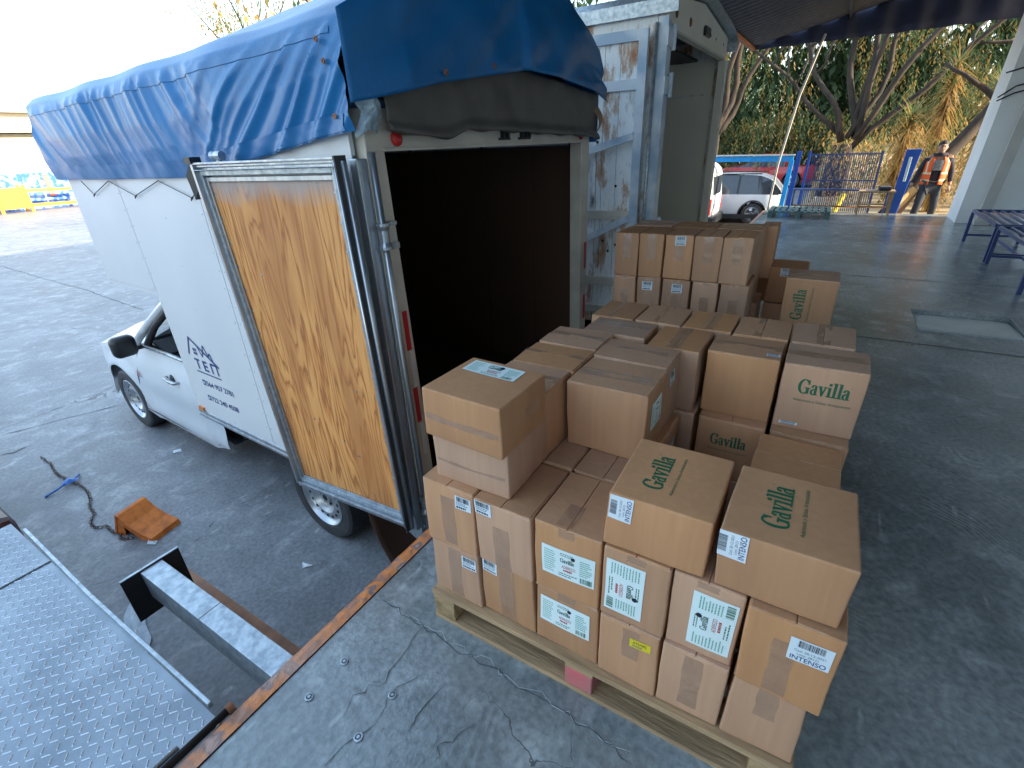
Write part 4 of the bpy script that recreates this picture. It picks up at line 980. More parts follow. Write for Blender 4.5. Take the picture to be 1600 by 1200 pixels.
# ------------------------------------------------------------------ the box truck (local frame: x across, y towards the cab, z above dock level)
def interp(tab, x):
    if x <= tab[0][0]: return tab[0][1]
    for (a, p), (b, q) in zip(tab, tab[1:]):
        if x <= b:
            t = (x-a)/(b-a)
            return p+(q-p)*t if not isinstance(p, tuple) else tuple(i+(j-i)*t for i, j in zip(p, q))
    return tab[-1][1]
def box_truck():
    e = empty('box_pickup_truck', (1.5243, 1.6671, -.95), R(-2.6), 'white pickup with a white cargo box and blue tarpaulin roof, backed to the dock', 'truck')
    O = (0, 0, .95); W = 2.08
    def B(): return MB(O)
    # left side panels, seams at 1.39 and 2.47
    zt = 1.62
    def side(x, s):
        for a, b, zb in ((.03, 1.387, -.27), (1.393, 2.467, -.27), (2.473, 3.34, .735)):
            m = B(); m.prism([(x, a, zb), (x, b, zb), (x, b, zt if a > 1 else 1.64), (x, a, zt if a > 1 else 1.76)], (s*.02, 0, 0)); m.build('side_panel', 'white_panel', e)
        m = B(); m.box(x+s*.004, x+s*.02, .03, 3.3, .75, zt-.01); m.box(x+s*.004, x+s*.02, .03, 2.46, -.26, .75); m.build('panel_backing', 'dark_seam', e)
    side(0, 1); side(W, -1)
    m = B(); r = random.Random(1)
    for v0 in (1.36, 1.42, 2.44, 2.50, .9, 1.9):
        z = -.2 if v0 < 2.48 else .78
        while z < 1.5:
            m.lathe((-.001, v0, z), (-1, 0, 0), [(0, .002), (.004, .001), (.005, 0)], 6); z += .11 if v0 not in (.9, 1.9) else .3
    for k in range(22): m.lathe((-.001, 2.5+k*.038, .765), (-1, 0, 0), [(0, .002), (.004, .001), (.005, 0)], 6)
    m.build('rivets', 'aluminium', e)
    # eye bolts and cord under the tarpaulin
    m = B(); pts = []
    for k, v in enumerate((3.05, 2.9, 2.55, 2.2, 1.8, 1.45, 1.2, .8)):
        z = 1.43 if k % 2 else 1.52; pts.append((-.015, v, z))
        if k % 2: m.tube([(-.006, v, 1.43), (-.016, v+.008, 1.425), (-.02, v, 1.415), (-.016, v-.008, 1.425), (-.006, v, 1.43)], .003, 5)
    m.tube(pts, .003, 5); m.build('tie_cord', 'black_plastic', e)
    # bottom rail
    m = B(); m.box(-.012, .03, .02, 2.47, -.285, -.262); m.box(-.010, .03, .02, 2.47, -.245, -.225); m.box(-.004, .03, .02, 2.47, -.262, -.245); m.use('aluminium'); m.m = [0]*len(m.f)
    m.build('bottom_rail', 'aluminium', e, bevel=.003)
    m = B(); m.box(-.014, .0, 2.36, 2.44, -.22, -.19); m.build('side_marker', 'amber_lens', e)
    # cab-over front and underside, cargo floor, lining
    m = B(); m.box(0, W, 3.34, 3.36, .735, zt); m.build('front_panel', 'white_panel', e)
    m = B(); m.box(.022, W-.022, 2.47, 3.338, .737, .75); m.box(.022, W-.022, 2.44, 2.469, -.26, .75); m.build('cab_over_floor', 'white_panel', e)
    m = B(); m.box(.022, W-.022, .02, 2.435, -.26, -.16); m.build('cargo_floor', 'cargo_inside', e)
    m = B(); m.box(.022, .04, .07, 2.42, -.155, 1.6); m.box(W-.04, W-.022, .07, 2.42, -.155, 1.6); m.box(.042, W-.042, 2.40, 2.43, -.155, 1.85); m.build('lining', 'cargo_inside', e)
    m = B(); m.box(.042, W-.042, 2.36, 2.398, 1.14, 1.2); m.box(.042, W-.042, 2.36, 2.398, .45, .5)
    for k in range(4): m.box(.3+k*.45, .34+k*.45, 2.37, 2.398, 1.2, 1.28)
    m.build('inner_rail', 'steel_dark', e)
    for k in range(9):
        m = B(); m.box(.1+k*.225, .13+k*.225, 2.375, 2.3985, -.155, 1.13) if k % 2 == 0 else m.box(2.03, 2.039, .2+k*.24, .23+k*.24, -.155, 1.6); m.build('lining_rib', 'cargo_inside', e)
    m = B()
    for k in range(5): m.tube([(.05, .1+k*.8, 1.6), (.08, .1+k*.8, 1.95), (.5, .1+k*.8, 2.06), (1.04, .1+k*.8, 2.08), (1.6, .1+k*.8, 2.06), (2.0, .1+k*.8, 1.95), (2.03, .1+k*.8, 1.6)], .018, 6)
    m.build('roof_hoop', 'steel_dark', e)
    # rear frame
    m = B(); m.prism([(.045, -.02, -.36), (.17, -.02, -.36), (.135, -.02, 1.618), (.035, -.02, 1.70)], (0, .09, 0)); m.build('rear_post', 'cream_paint', e, bevel=.004)
    m = B(); m.prism([(1.99, -.02, -.36), (W, -.02, -.36), (W, -.02, 1.70), (1.955, -.02, 1.618)], (0, .09, 0)); m.build('rear_post', 'cream_paint', e, bevel=.004)
    m = B(); m.box(.036, W-.01, -.022, .07, 1.62, 1.78); m.box(.12, 1.98, -.030, -.0225, 1.620, 1.634); m.build('rear_header', 'cream_paint', e, bevel=.003)
    m = B(); m.box(.036, W-.01, -.022, .07, -.36, -.22); m.build('rear_sill', 'galvanized', e, bevel=.004)
    for us, a_, b_ in (((.98, 1.02), .96, 1.06), ((1.17, 1.21, 1.24), 1.15, 1.27)):
        m = B()
        for u in us: m.box(u, u+.02, -.045, -.0225, 1.66, 1.695)
        m.box(a_, b_, -.035, -.0225, 1.65, 1.66); m.build('header_latch', 'steel_dark', e)
    for u in (.205, 1.93):
        m = B(); m.lathe((u, -.024, 1.668), (0, -1, 0), [(.030, 0), (.030, .01), (.024, .014), (0, .016)], 20); m.use('steel_dark'); m.mats = ['red_lens']; m.build('marker_lamp', 'red_lens', e, smooth=True)
    for zc, h in ((.83, .2), (.42, .2)):
        m = B(); m.box(.10, .128, -.0235, -.0205, zc-h/2, zc+h/2); m.build('red_reflector', 'red_tape', e)
        m = B(); m.box(2.03, 2.06, -.0235, -.0205, zc-h/2, zc+h/2); m.build('red_reflector', 'red_tape', e)
    for zc in (.625, .21): m = B(); m.box(.11, .14, -.0235, -.0205, zc-.1, zc+.1); m.build('white_reflector', 'white_tape', e)
    # side frame flange + lock rod
    m = B(); m.box(-.022, .034, -.02, .03, -.34, 1.60); m.build('corner_flange', 'aluminium', e, bevel=.006)
    m = B(); m.tube([(.045, -.045, -.36), (.04, -.045, 1.62)], .015, 12); m.build('lock_rod', 'aluminium', e, smooth=True)
    for z in (1.29, -.18):
        m = B(); m.lathe((.043, -.045, z-.055), (0, 0, 1), [(.0, 0), (.030, 0), (.030, .012), (.021, .03), (.021, .08), (.03, .098), (.03, .11), (0, .11)], 16); m.box(.05, .12, -.05, -.02, z+.04, z+.055); m.box(.06, .12, -.05, -.02, z-.06, z-.035); m.build('rod_bracket', 'aluminium', e, smooth=False)
    # open door, folded back along the side
    D = bpy.data.objects.new('rear_door', None); C.objects.link(D); D.parent = e; D.location = (-.03, -.0, .0); D.rotation_euler = (0, 0, R(5.2)); D.empty_display_size = .1
    zb, zt2, L_ = -.235, 1.605, .985
    def DB(): return MB((0, 0, .95))
    m = DB(); m.box(-.03, -.012, .065, L_-.04, zb+.04, zt2-.07); m.build('plywood_panel', 'plywood', D)
    m = DB(); m.box(-.011, .0, .07, L_-.03, zb+.03, zt2-.04); m.build('outer_skin', 'white_panel', D)
    # frame: stepped aluminium mouldings
    def frame(y0, y1, z0, z1, w, xa, xb, name, mt):
        m = DB(); m.box(xa, xb, y0, y0+w, z0, z1); m.box(xa, xb, y1-w, y1, z0, z1); m.box(xa, xb, y0+w, y1-w, z0, z0+w); m.box(xa, xb, y0+w, y1-w, z1-w, z1); m.build(name, mt, D, bevel=.003)
    frame(.060, L_-.028, zb+.03, zt2-.06, .022, -.042, -.0305, 'inner_moulding', 'aluminium')
    frame(.040, L_-.016, zb+.012, zt2-.03, .024, -.055, -.012, 'frame_ledge', 'galvanized')
    m = DB(); m.box(-.075, -.0, L_-.018, L_, zb, zt2); m.box(-.075, 0, .03, L_-.018, zb-.012, zb+.010)
    for k, xx in enumerate((-.045, -.062, -.078)):
        m.box(xx, xx+.010, .02, L_-.018, zt2-.028+k*.012, zt2-.018+k*.012)
    m.box(-.08, 0, .02, L_-.018, zt2-.03, zt2-.026); m.build('outer_frame', 'aluminium', D, bevel=.003)
    m = DB()
    m.tube([(-.06, .020, zb-.01), (-.06, .020, zt2-.01)], .018, 14); m.tube([(-.055, -.012, zb-.02), (-.055, -.012, zt2-.01)], .013, 10)
    m.build('hinge_post', 'aluminium', D, smooth=True)
    m = DB(); m.box(-.09, -.03, -.004, .004, zb-.03, zt2+.01); m.build('door_seal', 'rubber', D)
    m = DB(); m.prism([(-.07, L_+.001, zt2+.01), (-.08, L_+.05, zt2-.05), (-.075, L_+.045, zt2-.16), (-.07, L_+.001, zt2-.11)], (.05, 0, 0)); m.box(-.085, -.03, L_-.03, L_+.02, zt2, zt2+.03); m.build('corner_cap', 'black_plastic', D)
    m = DB(); m.lathe((-.04, .80, zt2+.03), (0, 1, 0), [(0, -.035), (.02, -.035), (.022, 0), (.015, .02), (.022, .035), (0, .037)], 12); m.tube([(-.04, .80, zt2-.01), (-.04, .80, zt2+.03)], .012, 8); m.build('door_holder', 'aluminium', D, smooth=False)
    m = DB(); r = random.Random(4)
    for k in range(14): m.lathe((-.0305, .095, zb+.15+k*.12), (-1, 0, 0), [(0, .002), (.006, .001), (.006, 0)], 6); m.lathe((-.0305, L_-.06, zb+.15+k*.12), (-1, 0, 0), [(0, .002), (.006, .001), (.006, 0)], 6)
    for k in range(5): m.lathe((-.0305, .2+r.random()*.6, zb+.2+r.random()*1.4), (-1, 0, 0), [(0, .002), (.007, .001), (.007, 0)], 6)
    m.build('screws', 'aluminium', D)
    for ch in [x for x in C.objects if x.parent == D]:
        for v in ch.data.vertices:
            f = 1-(v.co.z-.95-zb)/(zt2-zb); v.co.y = v.co.y*(1-.085*f)-.035*f
    # ---- tarpaulin
    def prof(v):
        zb_ = interp([(-.1, 1.70), (.1, 1.685), (.67, 1.615), (1.35, 1.535), (2.4, 1.53), (3.5, 1.53)], v)
        ztl = interp([(-.1, 2.10), (3.5, 2.06)], v); kk = interp([(-.1, 1), (.5, .85), (1.5, .58), (2.5, .40), (3.5, .30)], v); rz = lambda z: ztl+.02+(z-2.12)*kk
        P = [(-.02, zb_), (-.03, (zb_+ztl)/2), (-.005, ztl-.03), (.05, ztl+.02), (.45, rz(2.345)), (1.04, rz(2.40)), (1.62, rz(2.365)), (2.05, rz(2.15)), (2.10, ztl-.01), (2.115, 1.85), (2.11, 1.62)]
        return P
    def psamp(P, s):
        # first 30% of s: left side, next 45% roof, rest right side
        keys = [0, .17, .335, .36, .5, .62, .74, .85, .88, .94, 1]
        for i in range(10):
            if s <= keys[i+1]+1e-9:
                t = (s-keys[i])/(keys[i+1]-keys[i]); return Vector((P[i][0]+(P[i+1][0]-P[i][0])*t, P[i][1]+(P[i+1][1]-P[i][1])*t))
        return Vector(P[-1])
    def fold(v, h, z_rel):
        """ridge height; h = distance below the eave"""
        w2 = 1/(1+math.exp((v-1.0)/.14))           # rear part
        a = v+.62*h+.10*math.sin(v*3.1); b = v-1.15*h+.06*math.sin(v*5)
        def ridg(q, f, sd):
            n_ = noise.noise(Vector((q*f, h*.55, sd))); return (1-abs(n_)*2.6) if abs(n_) < .38 else 0.0
        f1 = ridg(a, 4.6, 1)*.62+ridg(a, 8.4, 5)*.38
        f2 = ridg(b, 3.6, 9)*.6+ridg(b, 7.5, 7)*.4
        env = math.sin(min(1, max(0, h/.42))*math.pi)**.7 if h < .42 else 0
        env1 = min(1, h/.06)*max(0, 1-max(0, h-.36)/.16)
        env2 = min(1, h/.12)
        return f1*(1-w2)*.036*env1+f2*w2*.036*env2
    def tp(s, t):
        v = -.06+3.50*t; P = prof(v); p = psamp(P, s)
        q = psamp(P, min(1, s+.01))-psamp(P, max(0, s-.01)); q.normalize(); nx, nz = -q.y, q.x
        d = 0
        if s < .37:
            h = P[2][1]-p.y; d = fold(v, max(h, 0), 0)+.012*noise.noise(Vector((v*1.7, h*3, 4)))
            if h < 0: d *= .3
        else: d = .006*noise.noise(Vector((v*4+s*3, s*18, 4)))+.005*noise.noise(Vector((v*13, s*9, 8)))
        hoop = .005*math.cos((v-.1)/.8*2*math.pi) if s > .33 else .004*math.cos((v-.1)/.8*2*math.pi)
        if s > .33: d *= min(1, abs(s-.345)/.12)
        d += hoop
        if s < .05: d += .006*noise.noise(Vector((v*7, 0, 1)))
        bulge = 0
        if t > .9 and s < .4: bulge = (t-.9)/.1*.10*(1-min(1, abs(s-.0)/.4)) ; 
        vv = v+bulge*.5+(.16*((t-.8)/.2)*min(1, s/.34) if t > .8 else 0)
        return (p.x+nx*d, vv, p.y+nz*d)
    m = B(); m.use('blue_tarp'); m.grid(tp, 150, 300)
    # front closure
    def fc(s, t):
        a = Vector(tp(.0+.0*s+1*s, 1)); c = Vector((1.04, 3.40, 1.9)); k = t
        p = a.lerp(c, k); p.y += .10*math.sin(k*math.pi)*(1-abs(2*s-1)*.3); return p
    m.grid(fc, 60, 8)
    T_ = m.build('tarpaulin', None, e, smooth=True); T_.data.materials.clear(); T_.data.materials.append(M['blue_tarp'])
    # hem band strip along the lower edge, slightly paler
    def hm(s, t):
        q = Vector(tp(.005+.05*s, .01+.98*t)); q.x -= .004; return q
    m = B(); m.grid(hm, 3, 200); m.build('hem_band', 'hem_tarp', e, smooth=True)
    def hm2(s, t):
        q = Vector(tp(.285+.022*s, .02+.97*t)); q.x -= .003; return q
    m = B(); m.grid(hm2, 2, 200); m.build('welded_seam', 'hem_tarp', e, smooth=True)
    # rear flap of the tarpaulin
    zb3 = [(-.02, 1.79), (.07, 1.806), (.415, 1.875), (1.06, 1.966), (1.10, 1.968), (1.5, 1.95), (1.96, 1.912), (2.12, 1.86)]
    def fl(s, t):
        u = -.02+2.14*s; top = interp([(-.02, 2.08), (.05, 2.12), (.45, 2.345), (1.04, 2.40), (1.62, 2.365), (2.05, 2.15), (2.13, 2.04)], u)
        z = top+(interp(zb3, u)-top)*t
        d = .03+.035*t+.055*math.sin(min(1, t*1.1)*math.pi)*noise.noise(Vector((u*1.9+t*1.5, t*.3, 3)))+.02*noise.noise(Vector((u*5+t*3.2, t*.6, 8)))+.012*t*noise.noise(Vector((u*5-t*2, t, 6)))
        if u > 1.05: d += .03*t*min(1, (u-1.05)/.06)*(1-(u-1.05)/1.1)
        d *= min(1, s/.12); u -= .02*(1-min(1, s/.1))
        return (u, -.064-d, z)
    m = B(); m.grid(fl, 120, 24); m.build('rear_flap', 'blue_tarp', e, smooth=True, solid=.003)
    m = B()
    for u in (.44, .80, 1.36, 1.7):
        z = interp(zb3, u)+.035; y = -.13
        m.lathe((u, y-.004, z), (0, -1, 0), [(.006, .0), (.006, .003), (.013, .003), (.013, 0)], 12)
    for v, z in ((.02, 1.75), (.03, 1.93), (.05, 2.0)): m.lathe((-.055, v, z), (-1, 0, 0), [(.004, .0), (.004, .004), (.010, .004), (.010, 0)], 12)
    m.build('eyelets', 'rust', e)
    # brown rolled curtain
    def cu(s, t):
        u = .13+1.98*s; z0 = interp([(0, 1.86), (1, 2.0), (2.2, 1.90)], u); z1 = interp([(.13, 1.70), (.3, 1.675), (.5, 1.665), (.62, 1.70), (1.0, 1.69), (1.9, 1.66), (2.1, 1.64)], u)
        z = z0+(z1-z0)*min(1, t*1.15)
        roll = max(0, t-.72)/.28
        d = .035+.03*math.sin(roll*math.pi)+.014*noise.noise(Vector((u*3.5-t*1.2, t*.8, 11)))+.010*noise.noise(Vector((u*9, t*2, 5)))
        if roll > .5: z += .012*math.sin(u*23)*(roll-.5)
        return (u, -.025-d, z)
    m = B(); m.grid(cu, 130, 26); m.build('rolled_curtain', 'brown_canvas', e, smooth=True, solid=.004)
    m = B(); m.grid(lambda s, t: (2.06+.06*s, -.07+.03*math.sin(t*7), 1.92-.28*t+.03*s), 3, 8); m.build('curtain_lining', 'cardboard_edge', e, smooth=True)
    def rg(s, t):
        return (-.01+.11*s+.02*math.sin(t*5), -.05-.03*math.sin(s*3.1)-.012*noise.noise(Vector((s*5, t*5, 2))), 1.80-.13*t+.03*math.sin(s*3))
    mat('rag_cloth', (.40, .50, .55), .8, col2=(.25, .33, .38), scale=30, bump=.6)
    m = B(); m.grid(rg, 14, 14); m.build('stuffed_rag', 'rag_cloth', e, smooth=True)
    # logo and phone numbers
    sz = (.46, .30); ink = 'ink_blue'; L2 = []
    def ln(x0, y0, x1, y1, w):
        d = Vector((x1-x0, y1-y0)).normalized()*w/2; n_ = (-d.y, d.x)
        L2.append((ink, ([(x0+n_[0], y0+n_[1]), (x0-n_[0], y0-n_[1]), (x1-n_[0], y1-n_[1]), (x1+n_[0], y1+n_[1])], [(0, 1, 2, 3)]), 0))
    ln(.02, .135, .10, .285, .016); ln(.095, .285, .44, .10, .016); ln(.19, .235, .235, .15, .012); ln(.235, .15, .29, .25, .012); ln(.29, .25, .33, .17, .012); ln(.33, .17, .36, .20, .012); ln(.36, .2, .38, .13, .012)
    for a_, b_ in ((.11, .18), (.14, .18), (.11, .15), (.14, .15)): L2.append((ink, rect(a_, b_, a_+.022, b_+.022), 0))
    L2.append((ink, T('T', .08, .03, .075, .085, .02), 0)); L2.append((ink, T('E', .20, .03, .065, .085, .02), 0)); ln(.32, .03, .32, .115, .016); ln(.32, .11, .40, .11, .016); ln(.40, .11, .40, .03, .016)
    ln(.06, .005, .42, .005, .010)
    decal('house_logo', sz, L2, (0, 2.07, 1.265), (0, -1, 0), (0, 0, 1), (-1, 0, 0), e, 0, .003)
    for z, s_ in ((.078+.95, '564 957 2781'), (-.055+.95, '722 240 4508')):
        g = [(ink, T(s_, .055, .0, .385, .045, .008), 0)]
        decal('phone_number', (.44, .045), g, (0, 1.99, z), (0, -1, 0), (0, 0, 1), (-1, 0, 0), e, 0, .003)
        decal('phone_icon', (.042, .045), [(ink, rect(0, 0, .042, .045), 0), ('paper', rect(.012, .012, .03, .033), .0004)], (0, 2.189, z), (0, -1, 0), (0, 0, 1), (-1, 0, 0), e, 0, .003)
    # ---- wheels, chassis, mud flap
    for c, nm in (((.055, 4.22, .325), 1), ((.055, 1.06, .325), 1)): wheel(e, c, .33, .21, -1)
    for c in ((W-.055, 4.22, .325), (W-.055, 1.06, .325)): wheel(e, c, .33, .21, 1)
    m = B(); m.box(.32, .42, .2, 4.9, -.52, -.38); m.box(W-.42, W-.32, .2, 4.9, -.52, -.38)
    for v in (.3, 1.5, 2.4): m.box(.1, W-.1, v, v+.08, -.38, -.30)
    m.box(.3, W-.3, 1.0, 1.12, -.70, -.58); m.box(.3, W-.3, 4.15, 4.27, -.70, -.58); m.build('chassis', 'steel_dark', e)
    m = B(); m.grid(lambda s, t: (.03+.34*s, .50-.30*t+.12*math.sin(t*2.2)+.02*math.sin(s*3), -.34-.58*t), 8, 12); m.build('mud_flap', 'flap_brown', e, smooth=True, solid=.005)
    m = B(); m.prism([(.03, .55, -.29), (.03, .0, -.29), (.03, .0, -.50), (.03, .2, -.42)], (.04, 0, 0)); m.build('rear_bracket', 'galvanized', e)
    m = B(); m.box(.1, W-.1, -.03, .0, -.60, -.46); m.build('rear_bumper', 'galvanized', e, bevel=.01)
    m = B(); m.box(.22, .5, 1.62, 2.3, -.50, -.32); m.build('under_tank', 'steel_dark', e, bevel=.01)
    # ---- cab
    uc = W/2
    ztab = [(2.35, .12), (3.5, .115), (3.75, .10), (4.2, .03), (4.6, -.06), (4.9, -.17), (5.08, -.30), (5.16, -.46)]
    def inset(z, v):
        k = interp([(-.75, .045), (-.62, .0), (-.45, .022), (-.25, .0), (-.05, .01), (.12, .055)], z)
        c = max(0, (v-4.55)/.62); f = .05+k+.34*c*c
        # flared arch
        d = math.dist((v, z), (4.22, -.62)); f -= .03*max(0, 1-abs(d-.42)/.12)
        if v < 2.6: f += .02
        return f
    def zbot(v):
        base = (-.72+.08*max(0, (2.6-v)/.25)) if v < 4.3 else -.66
        d = abs(v-4.22)
        if d < .40: return max(base, -.62+math.sqrt(.40**2-d*d))
        return base
    vs_ = [2.36+(3.80-2.36)*i/22 for i in range(22)]+[3.82+.80*(1-math.cos(i*math.pi/30))/2 for i in range(31)]+[4.66, 4.72, 4.8, 4.88, 4.96, 5.03, 5.09, 5.13, 5.16]
    def half(sgn):
        m = B(); nr = 14; V_ = []
        for v in vs_:
            z0 = zbot(v); z1 = interp(ztab, v)
            for j in range(nr+1):
                z = z0+(z1-z0)*j/nr; u = inset(z, v); V_.append((u if sgn > 0 else W-u, v, z))
        F_ = [(i*(nr+1)+j, (i+1)*(nr+1)+j, (i+1)*(nr+1)+j+1, i*(nr+1)+j+1) for i in range(len(vs_)-1) for j in range(nr)]
        m.add(V_, F_); return m
    for sg in (1, -1):
        o_ = half(sg).build('body_side', 'white_paint', e, smooth=True)
    def hood(s, t):
        v = 3.48+1.68*t; z = interp(ztab, v); a = inset(z, v); u = a+(W-2*a)*s
        c = 1-abs(2*s-1)**3.2; z += .13*c*min(1, (5.25-v)/.8)+.012*math.exp(-((abs(2*s-1)-.62)/.08)**2)
        return (u, v, z)
    m = B(); m.grid(hood, 26, 34); m.build('hood', 'white_paint', e, smooth=True)
    m = B(); m.grid(lambda s, t: (inset(-.3, 5.16)+(W-2*inset(-.3, 5.16))*s, 5.165+.10*math.sin(s*math.pi), hood(s, 1)[2]+(-.70-hood(s, 1)[2])*t), 20, 8); m.build('grille', 'black_plastic', e, smooth=True)
    for sg in (0, 1):
        m = B(); m.grid(lambda s, t: ((.20+.22*s) if sg == 0 else W-.20-.22*s, 5.10+.05*s+.02, -.30-.16*t), 4, 4); m.build('headlight', 'glass_clear', e)
    # door seams
    m = B()
    def onside(v, z): return (inset(z, v)-.0015, v, z)
    m.tube([onside(3.60, .09), onside(3.66, .0), onside(3.80, -.25), onside(3.86, -.45), onside(3.80, -.60), onside(3.65, -.655), onside(3.2, -.665), onside(2.55, -.665)], .0035, 5)
    m.build('door_gap', 'dark_seam', e)
    m = B(); u_ = inset(-.12, 3.0); m.tube([(u_-.002, 3.10, -.105), (u_-.03, 3.07, -.105), (u_-.035, 2.98, -.11), (u_-.03, 2.90, -.115), (u_-.002, 2.87, -.115)], [.012, .017, .019, .017, .012], 8); m.build('door_handle', 'aluminium', e, smooth=True)
    m = B(); m.lathe((u_+.001, 2.985, -.11), (-1, 0, 0), [(0, .003), (.045, .003), (.05, 0)], 20); m.build('handle_recess', 'dark_seam', e, smooth=True)
    decal('fender_script', (.12, .055), [('ink_red', T('1381', 0, .012, .1, .045), 0), ('ink_grey', rect(0, 0, .12, .006), 0)], (inset(-.22, 3.72)-.001, 3.74, -.22+.95), (0, -1, .1), (0, .1, 1), (-1, 0, 0), e, 0, .004)
    # greenhouse
    for sg in (0, 1):
        X = (lambda u: u) if sg == 0 else (lambda u: W-u)
        m = B(); m.tube([(X(.07), 3.62, .10), (X(.13), 3.28, .34), (X(.19), 2.98, .53), (X(.23), 2.72, .645), (X(.25), 2.38, .685)], [.035, .036, .038, .042, .045], 10); m.build('a_pillar', 'white_paint', e, smooth=True)
        m = B(); m.tube([(X(.10), 3.40, .13), (X(.135), 3.19, .32), (X(.18), 2.93, .49), (X(.21), 2.70, .585), (X(.225), 2.38, .62)], .03, 8); m.build('window_seal', 'dark_seam', e, smooth=True)
        m = B(); m.tube([(X(.07), 3.42, .125), (X(.075), 2.9, .135), (X(.075), 2.38, .135)], .017, 8); m.build('belt_trim', 'aluminium', e, smooth=True)
        m = B(); m.grid(lambda s, t: (X(.06+.12*t), 2.37+.16*s*(1-t*.2), .12+.5*t), 3, 6); m.build('b_pillar', 'white_paint', e, smooth=True)
    m = B(); m.grid(lambda s, t: (.24+(W-.48)*s, 2.36+.42*t, .685+.035*math.sin(s*math.pi)-.05*t*t), 16, 8); m.build('roof', 'white_paint', e, smooth=True)
    m = B(); m.grid(lambda s, t: (.10+.14*t+(W-.20-.28*t)*s, 3.56-.80*t+.10*math.sin(s*math.pi), .15+.49*t), 12, 6); mat('windshield_glass', (.02, .03, .035), .05, alpha=.7, spec=.6); m.build('windshield', 'windshield_glass', e, smooth=True)
    m = B(); m.box(.2, W-.2, 2.30, 2.34, -.6, .66); m.box(.3, W-.3, 2.35, 2.95, .60, .64); m.box(W-.13, W-.10, 2.4, 3.2, .12, .55); m.build('cab_wall_and_blocker', 'black_plastic', e)  # rear wall, headliner, and an added dark panel blocking glare through the cab
    m = B(); m.box(.14, W-.14, 2.4, 3.9, -.66, -.6); m.prism([(.14, 3.5, -.1), (.14, 3.15, .06), (.14, 3.42, .14), (.14, 3.6, .12)], (W-.28, 0, 0)); m.build('dashboard', 'black_plastic', e, bevel=.02)
    for u0 in (.25, 1.15):
        m = B(); m.box(u0, u0+.6, 2.5, 2.65, -.3, .42); m.box(u0, u0+.6, 2.6, 3.05, -.35, -.15); m.build('seat', 'navy_cloth', e, bevel=.04)
    m = B(); m.tube([(.55+.18*math.cos(t), 3.02+.07*math.sin(t), .04+.16*math.sin(t)) for t in [i*math.pi/12 for i in range(24)]], .015, 8, closed=True); m.build('steering_wheel', 'black_plastic', e, smooth=True)
    m = B(); m.box(.22, .26, 2.6, 2.65, -.05, .38); m.build('seat_belt', 'red_lens', e)
    # mirror
    m = B(); m.grid(lambda s, t: (W-.10-.10*t, 2.38+(1.05-.75*t)*s, .12+.48*t), 4, 4); m.build('side_window', 'window_dark', e)
    m = B(); m.box(-.17, .02, 3.34, 3.46, .08, .27); o_ = m.build('side_mirror', 'black_plastic', e, smooth=True); bv = o_.modifiers.new('b', 'BEVEL'); bv.width = .05; bv.segments = 5
    m = B(); m.tube([(.0, 3.40, .13), (.08, 3.42, .12)], .02, 8); m.build('mirror_arm', 'black_plastic', e, smooth=True)
    m = B(); m.tube([(.35+.02*k, 3.50-.05*k, .20+.02*k) for k in range(6)], .006, 5); m.build('wiper', 'black_plastic', e)
    return e

